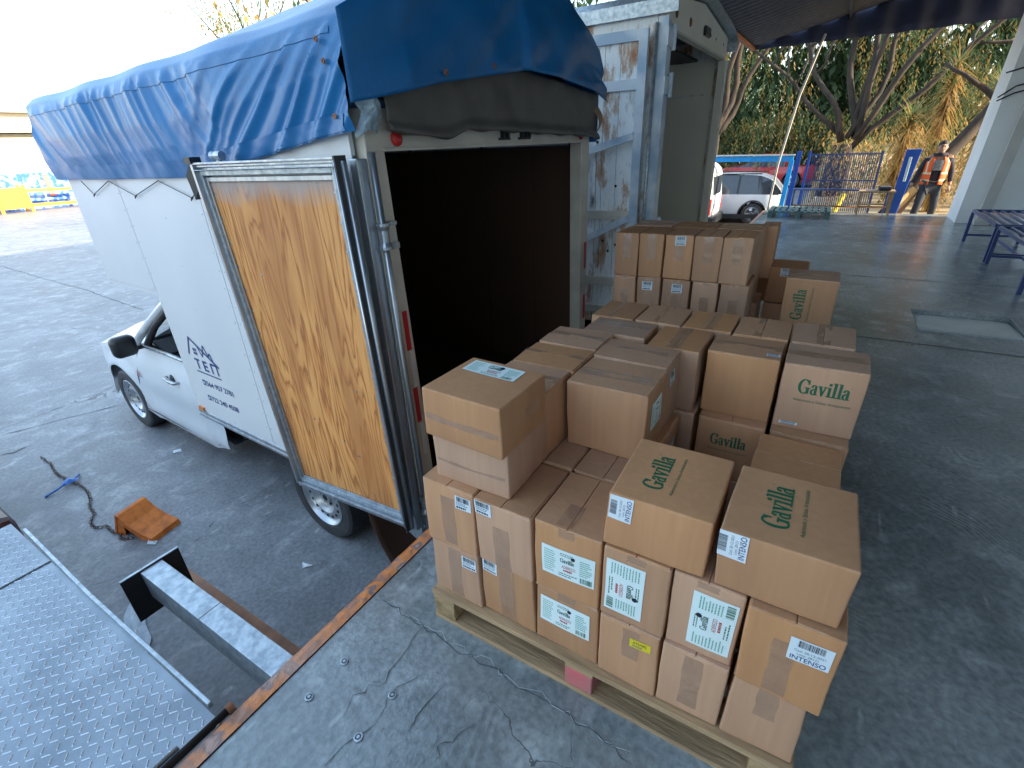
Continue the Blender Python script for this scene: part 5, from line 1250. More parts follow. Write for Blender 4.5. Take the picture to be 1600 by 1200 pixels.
def second_truck():
    x0, y0 = 4.52, 1.345; W = 2.42; L_ = 5.5; zt = 2.40
    e = empty('box_truck', (x0, y0, -.95), 0, 'tall weathered white box truck backed to the dock behind the blue tarp truck', 'truck')
    O = (0, 0, .95)
    def B(): return MB(O)
    m = B(); m.box(0, .03, .06, L_, -.1, 2.59); m.box(W-.03, W, .06, L_, -.1, 2.59); m.box(.03, W-.03, L_-.03, L_, -.1, 2.59); m.build('body_wall', 'weathered_white', e)
    m = B(); m.box(.0301, .045, .1, L_-.04, .05, 1.86); m.box(.0301, .04, .1, L_-.04, 1.87, 2.40); m.box(W-.045, W-.0301, .1, L_-.04, .05, 1.25); m.box(W-.043, W-.0301, .1, L_-.04, 1.255, 2.06); m.box(W-.04, W-.0301, .1, L_-.04, 2.07, 2.4); m.box(.045, W-.045, 3.2, 3.24, .05, 2.4); m.build('inner_lining', 'olive_inside', e)
    m = B(); m.box(.0, W, .05, L_, -.1, .045); m.build('floor', 'olive_inside', e)
    m = B(); m.box(.03, W-.03, .3, L_-.04, 2.405, 2.43); m.build('ceiling', 'steel_dark', e)
    def rf(s, t):
        prof = [(-.04, 2.47), (-.045, 2.56), (-.02, 2.60), (.3, 2.66), (1.2, 2.74), (2.12, 2.66), (2.44, 2.60), (2.465, 2.56), (2.46, 2.47)]
        k = s*8; i = min(int(k), 7); f = k-i; a, b = prof[i], prof[i+1]
        return (a[0]+(b[0]-a[0])*f, -.10+(L_+.1)*t, a[1]+(b[1]-a[1])*f)
    m = B(); m.grid(rf, 32, 20); m.build('roof', 'galvanized', e, solid=.02)
    m = B(); m.prism([(0, -.0, 2.385), (W, 0, 2.385), (W, 0, 2.60), (1.2, 0, 2.72), (0, 0, 2.60)], (0, .05, 0)); m.build('rear_header', 'olive_inside', e, bevel=.004)
    m = B(); m.box(.11, W-.11, -.012, -.0005, 2.385, 2.405); m.build('header_lip', 'cream_paint', e)
    for u, h in ((.27, 'hole'), (.72, 'hole')):
        m = B(); m.lathe((u, -.001, 2.515), (0, -1, 0), [(0, .002), (.028, .002), (.032, .006), (.034, 0)], 20); m.build('lamp_hole', 'rust', e)
    m = B(); m.box(1.22, 1.42, -.03, -.001, 2.48, 2.56); m.build('plate_lamp', 'black_plastic', e, bevel=.01)
    for u in (1.55, 1.8, 2.2): m = B(); m.lathe((u, -.001, 2.52), (0, -1, 0), [(0, .003), (.012, .003), (.014, 0)], 12); m.build('header_bolt', 'steel_dark', e)
    m = B(); m.prism([(-.02, -.03, -.1), (.10, -.03, -.1), (.10, -.03, 2.40), (-.02, -.03, 2.46)], (0, .08, 0)); m.build('rear_post', 'blue_grey_frame', e, bevel=.004)
    m = B(); m.box(.102, .13, -.02, .05, 0, 2.384); m.build('post_edge', 'cream_paint', e)
    m = B(); m.box(W-.13, W, -.03, .05, -.1, 2.384); m.build('rear_post', 'olive_inside', e, bevel=.004)
    m = B(); m.tube([(-.035, .055, .0), (-.035, .055, 2.42)], .014, 8); m.build('lock_rod', 'galvanized', e, smooth=True)
    for z in (2.0, .9, 2.32): m = B(); m.box(-.055, .12, -.045, -.031, z-.06, z+.06); m.tube([(.08, -.05, z-.08), (.08, -.05, z+.09)], .02, 8); m.build('hinge', 'blue_grey_frame', e)
    m = B(); m.box(-.052, -.046, .22, .40, 2.515, 2.545); m.build('side_lamp', 'yellow_lens', e, bevel=.012)
    m = B()
    k = .05
    while k < L_: m.lathe((-.041, k, 2.49), (-1, 0, 0), [(0, .005), (.008, .003), (.009, 0)], 6); m.lathe((-.046, k+.03, 2.565), (-1, 0, 0), [(0, .005), (.008, .003), (.009, 0)], 6); k += .07
    m.build('roof_rivets', 'steel_dark', e)
    # open door folded along the left side
    D = bpy.data.objects.new('rear_door', None); C.objects.link(D); D.parent = e; D.location = (-.075, .09, 0); D.rotation_euler = (0, 0, R(2)); D.empty_display_size = .1
    m = B()
    y = .06
    r = random.Random(9)
    for w in (.16, .13, .05, .14, .10, .12, .12, .14, .13): m.box(-.02-r.random()*.004, .0, y, y+w-.004, .0, 2.34); y += w
    m.build('door_boards', 'weathered_white', D)
    F_ = [((-.035, .035, -.03), (-.035, .035, 2.38), .07), ((-.035, 1.15, -.03), (-.035, 1.15, 2.38), .07)]
    for a, b, w in F_: m = B(); m.bar(a, b, w, .045, up=(1, 0, 0)); m.build('door_stile', 'blue_grey_frame', D)
    for z in (2.345, 2.02, 1.02, .42, .14):
        m = B(); m.bar((-.036, .07, z), (-.036, 1.115, z), .03, .075); m.build('door_rail', 'blue_grey_frame' if z > 1.5 else 'cream_paint', D)
    for (a, b) in ((1.65, 1.38), (1.0, .50)):
        m = B(); m.bar((-.046, .07, a), (-.046, 1.1, b), .03, .055); m.build('door_brace', 'blue_grey_frame', D)
    m = B()
    for k in range(16): m.lathe((-.025, r.uniform(.1, 1.1), r.uniform(.2, 2.3)), (-1, 0, 0), [(0, .004), (.012, .002), (.012, 0)], 8)
    m.build('door_bolts', 'steel_dark', D)
    m = B(); m.box(.3, .45, .3, L_+1.2, -.45, -.1); m.box(W-.45, W-.3, .3, L_+1.2, -.45, -.1); m.build('chassis', 'steel_dark', e)
    for v in (1.2, 2.2, 6.6):
        wheel(e, (.05, v, .45), .45, .25, -1); wheel(e, (W-.05, v, .45), .45, .25, 1)
    m = B(); m.prism([(.1, L_+.1, -.45), (.1, L_+2.1, -.45), (.1, L_+2.1, .4), (.1, L_+1.8, 1.2), (.1, L_+.1, 1.3)], (W-.2, 0, 0)); m.build('cab', 'white_paint', e, bevel=.05)

# ------------------------------------------------------------------ background vehicles (local: x = length forward, y = width)
def car(name, label, loc, rz, Lc, Wc, H, prof_top, belt, paint, wheels, r=.34, tinted='window_dark', trim=True, group=None):
    e = empty(name, loc, rz, label, 'car', group)
    def zt(x): return interp(prof_top, x)
    def zb(x):
        z = .26
        for wx in wheels:
            d = abs(x-wx)
            if d < r*1.22: z = max(z, r+math.sqrt((r*1.22)**2-d*d)-.02)
        return z
    xs = sorted(set([i*Lc/60 for i in range(61)]+[wx+r*1.22*math.cos(t*math.pi/16) for wx in wheels for t in range(17)]))
    for sg in (1, -1):
        m = MB(); V_ = []; nr = 9
        for x in xs:
            z0 = min(zb(x), belt-.05); z1 = min(belt, zt(x))
            for j in range(nr+1):
                z = z0+(z1-z0)*j/nr; y = Wc/2-.05*abs((z-.6)/.4)**2-.22*max(0, (abs(x-Lc/2)-(Lc/2-.5))/.5)**2
                V_.append((x, sg*y, z))
        m.add(V_, [(i*(nr+1)+j, (i+1)*(nr+1)+j, (i+1)*(nr+1)+j+1, i*(nr+1)+j+1) for i in range(len(xs)-1) for j in range(nr)])
        m.build('body_side', paint, e, smooth=True)
    def top(s, t):
        x = Lc*t; z = zt(x); zz = min(z, belt); k = 1 if z <= belt+.01 else 1-.26*min(1, (z-belt)/.5)
        yw = (Wc/2-.04-.22*max(0, (abs(x-Lc/2)-(Lc/2-.5))/.5)**2)*k
        return (x, yw*(2*s-1), z+.03*(1-(2*s-1)**2))
    m = MB(); m.grid(top, 10, 60); m.build('roof_and_hood', paint, e, smooth=True)
    for sg in (1, -1):
        xs2 = [x for x in xs if zt(x) > belt+.04]
        m = MB(); V_ = []
        for x in xs2:
            z = zt(x); k = 1-.26*min(1, (z-belt)/.5); V_ += [(x, sg*(Wc/2-.042), belt-.01), (x, sg*((Wc/2-.045)*k), z-.01)]
        m.add(V_, [(2*i, 2*i+2, 2*i+3, 2*i+1) for i in range(len(xs2)-1)]); m.build('side_glass', tinted, e)
        a, b = xs2[0], xs2[-1]
        for x in (a+.12, a+(b-a)*.36, a+(b-a)*.66, b-.25):
            m = MB(); z = zt(x); m.bar((x, sg*(Wc/2-.05), belt), (x, sg*((Wc/2-.04)*(1-.26*min(1, (z-belt)/.5))+.005), z), .05, .02)
            m.build('window_pillar', 'black_plastic' if tinted == 'window_dark' else paint, e)
    m = MB(); m.grid(lambda s, t: (.01, (Wc/2-.27)*(2*s-1), .26+(zt(0)-.26)*t), 4, 4); m.grid(lambda s, t: (Lc-.01, (Wc/2-.27)*(2*s-1), .26+(zt(Lc)-.26)*t), 4, 4); m.build('bumper', paint, e)
    m = MB(); m.box(.2, Lc-.2, -Wc/2+.12, Wc/2-.12, .2, .35); m.build('underbody', 'dark_seam', e)
    for wx in wheels:
        for sg in (1, -1):
            w_ = wheel(e, (wx, sg*(Wc/2-.02), r), r, .2, 1, steel=False); w_.rotation_euler = (0, 0, sg*math.pi/2)
            if trim:
                m = MB(); m.tube([(wx+r*1.24*math.cos(t*math.pi/14), sg*(Wc/2-.02), r+r*1.24*math.sin(t*math.pi/14)) for t in range(15)], .03, 6); m.build('arch_trim', 'black_plastic', e, smooth=True)
    return e
def vehicles():
    suv = [(0, .9), (.10, 1.15), (.40, 1.52), (.75, 1.66), (1.6, 1.70), (2.4, 1.66), (2.75, 1.5), (3.3, 1.12), (3.9, 1.05), (4.2, .92), (4.35, .62)]
    e = car('suv_car', 'white suv with black windows parked behind the light blue gate frame', (18.5, 1.28, -.95), R(91), 4.2, 1.75, 1.45, [(a*.97, b*.86) for a, b in suv], .90, 'white_paint', (.80, 3.35), .32)
    m = MB(); m.box(.5, 3.7, -.93, .93, .20, .32); m.build('side_sill', 'black_plastic', e)
    m = MB(); m.bar((.7, -.62, 1.48), (2.3, -.62, 1.47), .03, .03); m.bar((.7, .62, 1.48), (2.3, .62, 1.47), .03, .03); m.build('roof_rail', 'steel_dark', e)
    red = [(0, .95), (.02, 1.02), (1.3, 1.02), (1.45, 1.5), (1.7, 1.62), (2.6, 1.6), (3.3, 1.12), (4.2, 1.02), (4.6, .85), (4.7, .55)]
    e = car('pickup_car', 'red pickup parked far beyond the light blue gate frame', (31.5, 1.0, -.95), R(85), 4.7, 1.8, 1.6, red, 1.02, 'red_car', (.9, 3.75), .36)
    # van
    e = empty('delivery_van', (15.3, 2.9, -.95), 0, 'white van with a red tail lamp seen just past the tall box truck', 'van')
    m = MB(); m.prism([(0, 0, .28), (0, 4.2, .28), (0, 4.3, .9), (0, 3.4, 1.15), (0, 2.8, 1.75), (0, .25, 1.88), (0, .06, 1.7), (0, -.02, .9)], (1.62, 0, 0)); m.build('body', 'white_paint', e, bevel=.09)
    m = MB(); m.box(.28, 1.34, -.012, .12, 1.05, 1.55); m.build('rear_window', 'window_dark', e, bevel=.02)
    for u in (.0, 1.52): m = MB(); m.box(u-.012, u+.11, -.028, .12, .55, .98); m.build('tail_light', 'red_lens', e, bevel=.02)
    m = MB(); m.box(-.012, .03, .9, 3.2, 1.15, 1.6); m.build('side_window', 'window_dark', e)
    m = MB(); m.box(.02, 1.6, -.12, .05, .26, .5); m.build('bumper', 'black_plastic', e, bevel=.04)
    m = MB(); m.box(.55, 1.05, -.032, -.02, .68, .82); m.build('number_plate', 'paper', e)
    for v in (.75, 3.5): wheel(e, (-.01, v, .32), .32, .2, -1); wheel(e, (1.63, v, .32), .32, .2, 1)

# ------------------------------------------------------------------ vegetation
def strands(m, r, pts, ln, leaf=.11, droop=1.0, spread=.25, wid=.03, step=.12):
    """hanging fronds: small leaf quads down each strand"""
    V_ = []; F_ = []
    for p in pts:
        x, y, z = p; L_ = ln*r.uniform(.5, 1.25); a = r.uniform(0, 6.28); dx, dy = math.cos(a)*spread, math.sin(a)*spread; n = int(L_/step)
        for i in range(n):
            t = i/n; px, py, pz = x+dx*t*L_*.6, y+dy*t*L_*.6, z-L_*(t**1.15)*droop
            b = r.uniform(0, 6.28); ux, uy, uz = math.cos(b)*leaf*.6, math.sin(b)*leaf*.6, -leaf*r.uniform(.5, 1.1); c = b+1.57+r.uniform(-.5, .5)
            wx, wy = math.cos(c)*wid, math.sin(c)*wid; k = len(V_)
            V_ += [(px, py, pz), (px+ux*.5+wx, py+uy*.5+wy, pz+uz*.5), (px+ux, py+uy, pz+uz), (px+ux*.5-wx, py+uy*.5-wy, pz+uz*.5)]; F_.append((k, k+1, k+2, k+3))
    k = len(m.v); m.v += [Vector(v) for v in V_]; m.f += [[k+i for i in f] for f in F_]; m.m += [m.cur or 0]*len(F_)
def limb(m, r, a, b, r0, r1, n=9, wob=.15):
    a, b = Vector(a), Vector(b); pts = []
    for i in range(n+1):
        t = i/n; p = a.lerp(b, t); s = math.sin(t*math.pi)*wob*(b-a).length*.3
        p += Vector((noise.noise(Vector((t*2.3, a.x+b.y, 1)))*s*2, noise.noise(Vector((t*2.3, b.x+a.y, 7)))*s*2, 0)); pts.append(p)
    m.tube(pts, [r0+(r1-r0)*i/n for i in range(n+1)], 8); return pts
def big_tree():
    r = random.Random(21)
    X = 20.5
    e = empty('weeping_pepper_tree', (X, .15, -.3), 0, 'big multi-stemmed weeping tree behind the bar fence, dark trunk in front', 'tree')
    o = (-X, -.15, .3)
    m = MB(o); tips = []
    base = (X, .15, -.4); fork = (X+.1, .0, 1.2)
    limb(m, r, base, fork, .40, .30, 6, .1)
    for k, (dy, dz, dx, w) in enumerate(((1.9, 3.6, .4, .10), (.9, 5.0, -.4, .11), (.25, 6, .3, .10), (-.6, 6.0, -.2, .09), (-1.6, 5.6, .6, .09), (-2.8, 5.2, -.4, .10), (-4.0, 4.4, .3, .09), (3.2, 3.0, -.6, .08))):
        f = Vector(fork)+Vector((r.uniform(-.2, .2), r.uniform(-.3, .3), r.uniform(-.3, .3)))
        b = Vector((X+dx, dy, 1.2+dz)); p = limb(m, r, f, b, w, w*.45, 9, .18); tips += p[4:]
        for q in range(3):
            s_ = p[5+q]; tt = s_+Vector((r.uniform(-1.5, 1.5), r.uniform(-1.4, 1.4), r.uniform(.3, 1.6))); tips += limb(m, r, s_, tt, w*.35, .03, 5, .3)[2:]
    m.build('trunk', 'bark', e, smooth=True)
    m = MB(o); pts = []
    for i in range(19000):
        c = r.choice(tips); pts.append((c[0]+r.gauss(0, 1.2), c[1]+r.gauss(0, 1.5), c[2]+r.gauss(.0, 1.1)))
    g = [p for p in pts if noise.noise(Vector(p)*.55) > -.12]
    for i in range(13000):
        p = (r.uniform(17.8, 20.3), r.uniform(-4.6, 3.8), r.uniform(2.2, 6.5))
        if noise.noise(Vector(p)*.5+Vector((9, 3, 1))) > -.06+.05*(p[1] < -2.5): g.append(p)
    m.use('leaf_green'); strands(m, r, [p for i, p in enumerate(g) if i % 2 == 0], 1.7, leaf=.12, wid=.013)
    m.use('leaf_olive'); strands(m, r, [p for i, p in enumerate(g) if i % 2 == 1], 1.7, leaf=.12, wid=.013)
    m.build('crown', None, e, fixn=False)
    # left curtain of fronds: second tree
    X2 = 25
    e = empty('weeping_tree', (X2, 4.9, -.6), 0, 'light green weeping tree hanging over the light blue gate frame', 'tree')
    o = (-X2, -4.9, .6)
    m = MB(o); tips = []
    for (b_, w) in (((X2-.5, 4.2, 6.0), .18), ((X2, 5.6, 6.6), .2), ((X2+.4, 2.9, 5.4), .14), ((X2, 7.2, 6.), .16), ((X2, 3.6, 7.5), .16)): tips += limb(m, r, (X2, 4.9, 1.6), b_, w, w*.4, 9, .2)[3:]
    limb(m, r, (X2, 4.9, -.9), (X2, 4.9, 1.7), .26, .2, 5); m.build('trunk', 'bark', e, smooth=True)
    m = MB(o); pts = []
    for i in range(13000):
        c = r.choice(tips); pts.append((c[0]+r.gauss(-.5, 1.2), c[1]+r.gauss(0, 1.7), c[2]+r.gauss(.2, .9)))
    g = [p for p in pts if noise.noise(Vector(p)*.5) > -.12]
    m.use('leaf_olive'); strands(m, r, g[::2], 2.3, leaf=.17, wid=.02); m.use('leaf_green'); strands(m, r, g[1::2], 2.3, leaf=.17, wid=.02)
    m.build('crown', None, e, fixn=False)
    # leaning trunk at the right
    e = empty('leaning_tree', (15.6, -1.2, -.42), 0, 'leaning tree with one long slanting bare trunk crossing behind the worker', 'tree')
    o = (-15.6, 1.2, .42)
    m = MB(o); tips = []
    p = limb(m, r, (15.4, -1.1, -.42), (16.6, -3.45, 3.1), .17, .10, 10, .05); p2 = limb(m, r, p[-1], (16.8, -3.7, 4.6), .10, .05, 5, .1)
    p3 = limb(m, r, p[7], (16.5, -1.6, 2.9), .07, .03, 6, .3); p4 = limb(m, r, p[-1], (16.2, -2.1, 3.2), .07, .02, 6, .3); p5 = limb(m, r, p[-2], (17.5, -5, 4.2), .07, .03, 6, .3)
    tips = p2+p3[2:]+p4[2:]+p5[2:]; m.build('trunk', 'bark', e, smooth=True)
    m = MB(o); pts = []
    for i in range(900):
        c = r.choice(tips); pts.append((c[0]+r.gauss(0, .5), c[1]+r.gauss(0, .5), c[2]+r.gauss(.1, .35)))
    m.use('leaf_green'); strands(m, r, pts[::2], .5, leaf=.11, wid=.02); m.use('leaf_olive'); strands(m, r, pts[1::2], .5, leaf=.11, wid=.02); m.build('crown', None, e, fixn=False)
    # dry palms (yuccas) with long blades
    def yucca(x, y, z0, h, n, label, ln=.75, mats=('leaf_gold', 'leaf_dry', 'leaf_olive')):
        e = empty('yucca_palm', (x, y, z0), 0, label, 'plant', 'dry yucca palms behind the worker')
        m = MB(); limb(m, r, (0, 0, 0), (r.uniform(-.1, .1), r.uniform(-.1, .1), h), .09, .06, 5); m.build('trunk', 'bark', e, smooth=True)
        m = MB()
        for i in range(n):
            c = Vector((0, 0, h*r.uniform(.35, 1.05))); a = r.uniform(0, 6.28); el = r.uniform(-.9, 1.2) if c.z > h*.8 else r.uniform(-1.4, -.2)
            d = Vector((math.cos(a)*math.cos(el), math.sin(a)*math.cos(el), math.sin(el))); s_ = Vector((-math.sin(a), math.cos(a), 0))*.022; L_ = ln*r.uniform(.7, 1.2)
            m.use(mats[2] if el > .1 and r.random() < .6 else r.choice(mats[:2]))
            q = c; P = [c]
            for k in range(4): d = (d+Vector((0, 0, -.16))).normalized(); q = q+d*L_/4; P.append(q)
            vs = []
            for k, p_ in enumerate(P): w_ = s_*(1-k/4.05)*(1 if k else .6); vs += [p_-w_, p_+w_]
            m.add(vs, [(2*k, 2*k+1, 2*k+3, 2*k+2) for k in range(4)])
        m.build('leaves', None, e, fixn=False)
    for (x, y, z0, h, n, lb) in ((17.2, -2.2, -.45, 1.4, 520, 'dry golden yucca palm directly behind the vest worker'), (18.3, -1.4, -.45, 2.3, 620, 'tall dry yucca between the trunk and the slanting tree'),
                                 (18.8, -3.1, -.45, 2.9, 620, 'tallest golden yucca beside the white wall edge'), (17.4, -3.2, -.45, 2.1, 520, 'yucca palm closest to the white wall'),
                                 (19.6, -2.2, -.4, 3.4, 560, 'tall yucca at the back with hanging straw coloured leaves')):
        yucca(x, y, z0, h, n, lb)
    # dry shrub mass on the bank
    m = MB(); pts = []
    for i in range(2600):
        x = r.uniform(18.5, 25); y = r.uniform(-7.5, .6); pts.append((x, y, -.42+max(0, x-19)*.09+r.random()**1.4*1.5+.3))
    m.use('leaf_gold'); strands(m, r, pts[::3], .5, leaf=.2, wid=.025); m.use('leaf_dry'); strands(m, r, pts[1::3], .5, leaf=.2, wid=.025); m.use('leaf_olive'); strands(m, r, pts[2::3], .5, leaf=.18, wid=.025)
    tag(m.build('dry_undergrowth', None, fixn=False), kind='stuff')
    # far mass of trees closing the view
    m = MB(); pts = []
    for i in range(17000):
        x = r.uniform(30, 36); y = r.uniform(-14, 22); pts.append((x, y, r.uniform(-.3, 12)))
    pts = [p for p in pts if noise.noise(Vector(p)*.3) > -.05+max(0, (p[2]-8))*.05+max(0, p[1]-2)*.012]
    back = [(r.uniform(37, 40), r.uniform(-20, 30), r.uniform(-.5, 13)) for i in range(9000)]
    back = [p for p in back if p[1] < 9 or p[2] < 4.5 or noise.noise(Vector(p)*.3) > .1]
    m.use('leaf_green'); strands(m, r, back, 1.5, leaf=.7, wid=.16, step=.35)
    m.use('leaf_olive'); strands(m, r, pts[::3], 1.3, leaf=.24, wid=.035, step=.15); m.use('leaf_green'); strands(m, r, pts[1::3], 1.3, leaf=.24, wid=.035, step=.15); m.use('leaf_gold'); strands(m, r, pts[2::3], 1.3, leaf=.24, wid=.035, step=.15)
    for i in range(5000): 
        p = (r.uniform(34, 35), r.uniform(-9, 22), r.uniform(-.6, 2.6)); m.use(r.choice(('leaf_olive', 'leaf_green', 'leaf_gold'))); strands(m, r, [p], .9, leaf=.26, wid=.05, step=.15)
    tag(m.build('far_trees', None, fixn=False), kind='stuff')
    def far_tree(x, y, h, rad, label, seed, n=1300):
        rr = random.Random(seed); e = empty('yellow_green_tree', (x, y, -.95), 0, label, 'tree')
        m = MB(); limb(m, rr, (0, 0, 0), (.3, .2, h*.6), .35, .2, 6)
        tips = []
        for k in range(9): tips += limb(m, rr, (.2, .1, h*.5), (rr.gauss(0, rad*.5), rr.gauss(0, rad*.5), h*rr.uniform(.7, 1)), .13, .03, 6, .2)[3:]
        m.build('trunk', 'bark', e, smooth=True); m = MB(); pts = []
        for i in range(n): c = rr.choice(tips); pts.append((c[0]+rr.gauss(0, rad*.2), c[1]+rr.gauss(0, rad*.2), c[2]+rr.gauss(0, rad*.18)))
        m.use('leaf_olive'); strands(m, rr, pts[::2], .9, leaf=.26, wid=.06, step=.22); m.use('leaf_gold'); strands(m, rr, pts[1::2], .9, leaf=.26, wid=.06, step=.22); m.build('crown', None, e, fixn=False)
    far_tree(30.5, 44, 15.5, 5, 'sunlit yellowish treetop rising over the blue tarp', 5)
    far_tree(11.5, 62, 9.5, 4, 'small hazy treetop at the far left above the cream building', 6, 500)
    far_tree(14.5, 11.5, 8.6, 4, 'weeping green tree showing just above the tall box truck roof', 8, 900)

# ------------------------------------------------------------------ the far side of the yard
def far_side():
    e = empty('mural_wall', (13, 47, -.95), 0, 'low cream wall with a blue painted mural across the yard', 'wall')
    m = MB((-13, -47, .95)); m.box(-30, 60, 47, 47.4, -.95, 3.2); m.build('wall', 'far_cream', e)
    m = MB((-13, -47, .95)); m.box(-28, 40, 46.95, 46.99, -.94, 1.35); m.build('mural', 'mural_blue', e)
    for x in (12.6, 14.0, 10.8):
        m = MB((-13, -47, .95)); m.box(x, x+.10, 46.9, 46.94, -.9, 1.4); m.build('white_stripe', 'white_paint', e)
    m = MB((-13, -47, .95)); m.box(14.3, 14.65, 46.9, 46.94, -.2, 1.2); m.build('red_patch', 'pink_paint', e)
    e = empty('factory_building', (10, 58, -.95), 0, 'long cream industrial building with stepped roofs behind the mural wall', 'building')
    o = (-10, -58, .95)
    m = MB(o); m.box(-40, 60, 58, 75, -.95, 4.2); m.build('wall', 'far_cream', e)
    m = MB(o); m.box(-41, 61, 57, 76, 4.25, 4.6); m.build('roof', 'far_roof', e)
    m = MB(o); m.box(-35, 60, 64, 74, 4.6, 6.1); m.build('upper_wall', 'far_cream', e)
    m = MB(o); m.box(-36, 61, 63, 75, 6.12, 6.5); m.build('upper_roof', 'far_roof', e)
    for k in range(14): m = MB(o); m.box(-20+k*4, -17.4+k*4, 57.9, 57.99, 2.3, 3.5); m.build('window', 'window_dark', e)
    e = empty('steel_rack', (12, 45, -.95), 0, 'bright yellow steel rack standing before the blue mural', 'rack')
    o = (-12, -45, .95)
    for x in (10.9, 12.4, 15.4):
        for y in (44.6, 45.6): m = MB(o); m.bar((x, y, -.95), (x, y, .35 if x > 15 else .7), .16, .16); m.build('post', 'yellow_steel', e)
    for z in (-.55, .35):
        for y in (44.6, 45.6): m = MB(o); m.bar((10.9, y, z), (15.4, y, z-.1), .12, .16); m.build('beam', 'yellow_steel', e)
    m = MB(o); m.box(11.0, 12.3, 44.5, 44.58, -.7, .55); m.build('side_plate', 'yellow_steel', e)

# ------------------------------------------------------------------ the worker
def person():
    root = empty('person', (14.35, -1.76, -.42), R(180), 'worker in an orange reflective vest and dark clothes walking with a wooden board', 'person')
    def skin(name, J, Ed, rad, matn, sub=2, rootv=0):
        me = bpy.data.meshes.new(name); me.from_pydata(J, Ed, []); o = bpy.data.objects.new(name, me); C.objects.link(o); o.parent = root
        sk = o.modifiers.new('skin', 'SKIN'); 
        for i, v in enumerate(me.skin_vertices[0].data if me.skin_vertices else []): pass
        bm = bmesh.new(); bm.from_mesh(me); ly = bm.verts.layers.skin.verify(); bm.verts.ensure_lookup_table()
        for i, v in enumerate(bm.verts): rr = rad[i]; v[ly].radius = rr if isinstance(rr, tuple) else (rr, rr); v[ly].use_root = (i == rootv)
        bm.to_mesh(me); bm.free(); sk.use_smooth_shade = True
        sb = o.modifiers.new('s', 'SUBSURF'); sb.levels = sub; sb.render_levels = sub; me.materials.append(M[matn]); return o
    # x forward (towards the camera), y = person's left, height 1.72
    J = [(0, 0, .93), (0, .0, 1.12), (.01, 0, 1.32), (.02, 0, 1.46), (.03, 0, 1.53), (.05, 0, 1.60), (.045, 0, 1.68),   # 0-6 spine, neck, head
         (.02, -.19, 1.42), (.0, -.27, 1.17), (.06, -.34, .93), (.08, -.355, .88),      # 7-10 right arm
         (.02, .19, 1.42), (-.02, .27, 1.18), (.03, .30, .95), (.05, .30, .90),          # 11-14 left arm
         (.02, -.10, .88), (.17, -.15, .50), (.12, -.20, .10), (.25, -.21, .05),       # 15-18 right leg
         (-.02, .10, .88), (.02, .15, .48), (-.25, .17, .14), (-.15, .175, .05)]         # 19-22 left leg
    Ed = [(0, 1), (1, 2), (2, 3), (3, 4), (4, 5), (5, 6), (3, 7), (7, 8), (8, 9), (9, 10), (3, 11), (11, 12), (12, 13), (13, 14), (0, 15), (15, 16), (16, 17), (17, 18), (0, 19), (19, 20), (20, 21), (21, 22)]
    rad = [(.13, .16), (.115, .15), (.125, .18), (.09, .13), (.055, .055), (.082, .085), (.078, .085), .06, .043, .032, .03, .06, .043, .032, .03, .088, .058, .04, .045, .088, .058, .04, .045]
    skin('body', J, Ed, rad, 'skin', 2)
    # clothes: own shells a little wider
    jj = [0, 1, 2, 3, 7, 8, 9, 11, 12, 13]; mp = {j: i for i, j in enumerate(jj)}
    skin('black_jacket', [J[i] for i in jj], [(mp[a], mp[b]) for a, b in Ed if a in mp and b in mp], [(.145, .175), (.13, .165), (.14, .2), (.10, .14), .075, .056, .044, .075, .056, .044], 'navy_cloth')
    jj = [0, 15, 16, 17, 19, 20, 21]; mp = {j: i for i, j in enumerate(jj)}
    skin('grey_trousers', [J[i] for i in jj], [(mp[a], mp[b]) for a, b in Ed if a in mp and b in mp], [(.135, .165), .105, .075, .062, .105, .075, .062], 'grey_cloth')
    for a, b in ((17, 18), (21, 22)): skin('shoe', [(J[a][0]-.02, J[a][1], .05), (J[b][0]+.02, J[b][1], .045), (J[b][0]+.10, J[b][1], .035)], [(0, 1), (1, 2)], [.05, .048, .035], 'black_plastic')
    m = MB(); m.grid(lambda s, t: (.165+.012*math.cos((s-.5)*3), (s-.5)*.17, 1.40-.2*t), 6, 6); m.build('shirt_print', 'grey_print', root, smooth=True)
    def vest(sg):
        m = MB(); m.use('orange_vest')
        def f(s, t):
            # from front opening (s=0) round the side to the back (s=1)
            z = 1.47-.55*t; ang = .38+s*(math.pi-.38); rx = .175-.01*t; ry = .225-.02*t
            if t < .16: ry = .13+.6*(.16-0)*1.0*t/.16+.0; ry = .13+(.222-.13)*t/.16; rx = .11+.065*t/.16
            if t < .45 and .35 < s < .65: ry -= .0
            return (rx*math.cos(ang)*(1 if math.cos(ang) > 0 else .95), sg*max(ry*math.sin(ang), .075 if ang < .6 else 0), z)
        m.grid(f, 20, 16)
        n0 = 16
        m.mats.append('reflective')
        for k in range(len(m.f)):
            i, j = divmod(k, 16)
            if j in (9, 13) or (i in (3,) and j < 9): m.m[k] = 1
        m.build('vest_half', None, root, smooth=True, solid=.008)
    vest(1); vest(-1)
    # head: face, hair, ears
    h = Vector((.05, 0, 1.64))
    m = MB()
    def ell(c, rx, ry, rz, n=14, a0=0, a1=math.pi):
        m.grid(lambda s, t: (c[0]+rx*math.sin(a0+(a1-a0)*t)*math.cos(2*math.pi*s), c[1]+ry*math.sin(a0+(a1-a0)*t)*math.sin(2*math.pi*s), c[2]+rz*math.cos(a0+(a1-a0)*t)), n, n)
    ell((h.x+.005, 0, h.z-.005), .088, .078, .115); ell((h.x+.045, 0, h.z-.075), .045, .05, .045)
    ell((h.x+.095, 0, h.z-.02), .018, .014, .026); ell((h.x, .078, h.z-.01), .015, .012, .03); ell((h.x, -.078, h.z-.01), .015, .012, .03)
    m.build('head', 'skin', root, smooth=True)
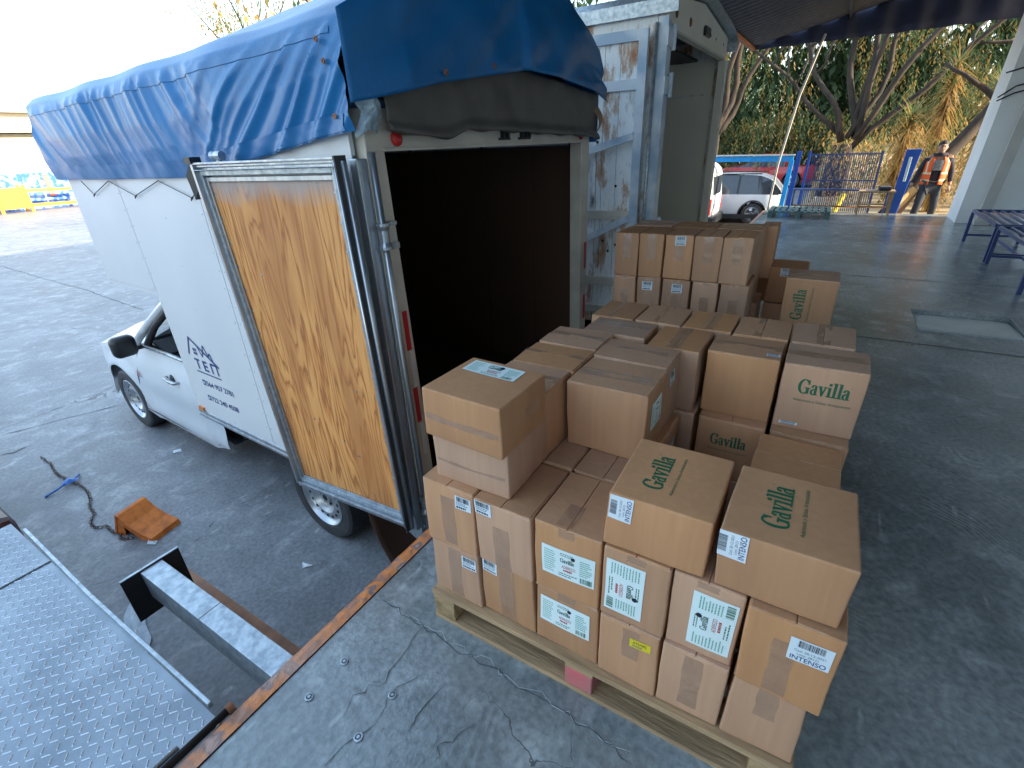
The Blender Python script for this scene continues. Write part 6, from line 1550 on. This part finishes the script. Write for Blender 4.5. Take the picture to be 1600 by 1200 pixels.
    m = MB(); ell((h.x-.012, 0, h.z+.025), .094, .086, .108, a1=1.62); ell((h.x+.02, 0, h.z+.085), .075, .07, .04); m.build('hair', 'hair', root, smooth=True)
    m = MB()
    for s_ in (1, -1): ell((h.x+.083, s_*.03, h.z+.008), .009, .013, .007); m.box(h.x+.086, h.x+.094, s_*.03-.018, s_*.03+.018, h.z+.026, h.z+.033)
    m.box(h.x+.086, h.x+.094, -.022, .022, h.z-.066, h.z-.060); m.build('eyes_and_mouth', 'hair', root)
    m = MB(); m.grid(lambda s, t: (h.x-.02+.105*math.cos(3.0*(s-.5)*2), .105*math.sin(3.0*(s-.5)*2), h.z-.11-.06*t), 20, 4); m.build('hood_collar', 'navy_cloth', root, smooth=True, solid=.03)
    # hands
    for wr, d, sg in ((J[10], Vector((.35, -.05, -.9)), 1), (J[14], Vector((.25, .0, -.95)), -1)):
        w0 = Vector(wr); d.normalize(); P = [w0, w0+d*.05, w0+d*.09]; E2 = [(0, 1), (1, 2)]; Rr = [.024, (.036, .02), (.038, .018)]
        fw = Vector((.0, 1, 0)).cross(d).normalized()
        for k in range(4):
            b = w0+d*.09+Vector((0, -.03+.02*k, 0)); L_ = (.07, .08, .075, .058)[k]; i = len(P)
            P += [b+d*.012, b+d*L_*.55+fw*.008, b+d*L_*.85+fw*.03]; E2 += [(2, i), (i, i+1), (i+1, i+2)]; Rr += [.010, .009, .008]
        i = len(P); P += [w0+d*.04+Vector((.02, sg*.03, 0)), w0+d*.08+Vector((.035, sg*.042, 0))]; E2 += [(1, i), (i, i+1)]; Rr += [.012, .009]
        skin('hand', [tuple(p) for p in P], E2, Rr, 'skin', 1)
    # board held in the right hand
    b = MB(); A = Vector((14.24, -1.50, .42)); Bp = Vector((14.0, -1.02, -.30))
    b.bar(A, Bp, .16, .03, up=(1, .3, .3)); tag(b.build('wooden_board', 'light_wood', bevel=.004), 'pale wooden board slanting from the hand of the worker in the vest', 'board')
    b = MB(); b.bar(A+Vector((.05, -.04, -.02)), Vector((14.2, -1.22, -.3)), .12, .03, up=(1, .3, .3)); tag(b.build('wooden_board', 'cardboard_edge', bevel=.004), 'narrower darker board behind the pale one beside the worker', 'board')
    b = MB(); b.box(14.3, 14.6, -2.02, -1.75, -.42, -.2); 

# ------------------------------------------------------------------ build
setting(); warehouse(); canopy()
box_truck(); second_truck()
pallet('wooden pallet with a pink painted block under the nearest boxes', .925, -.205, 1.1, 1.195)
pallet('wooden pallet under the farther group of boxes', 2.84, -.20, 1.1, 1.25, 'second')
boxes()
left_gear(); benches(); gate_and_fence(); vehicles(); far_side(); big_tree(); person()
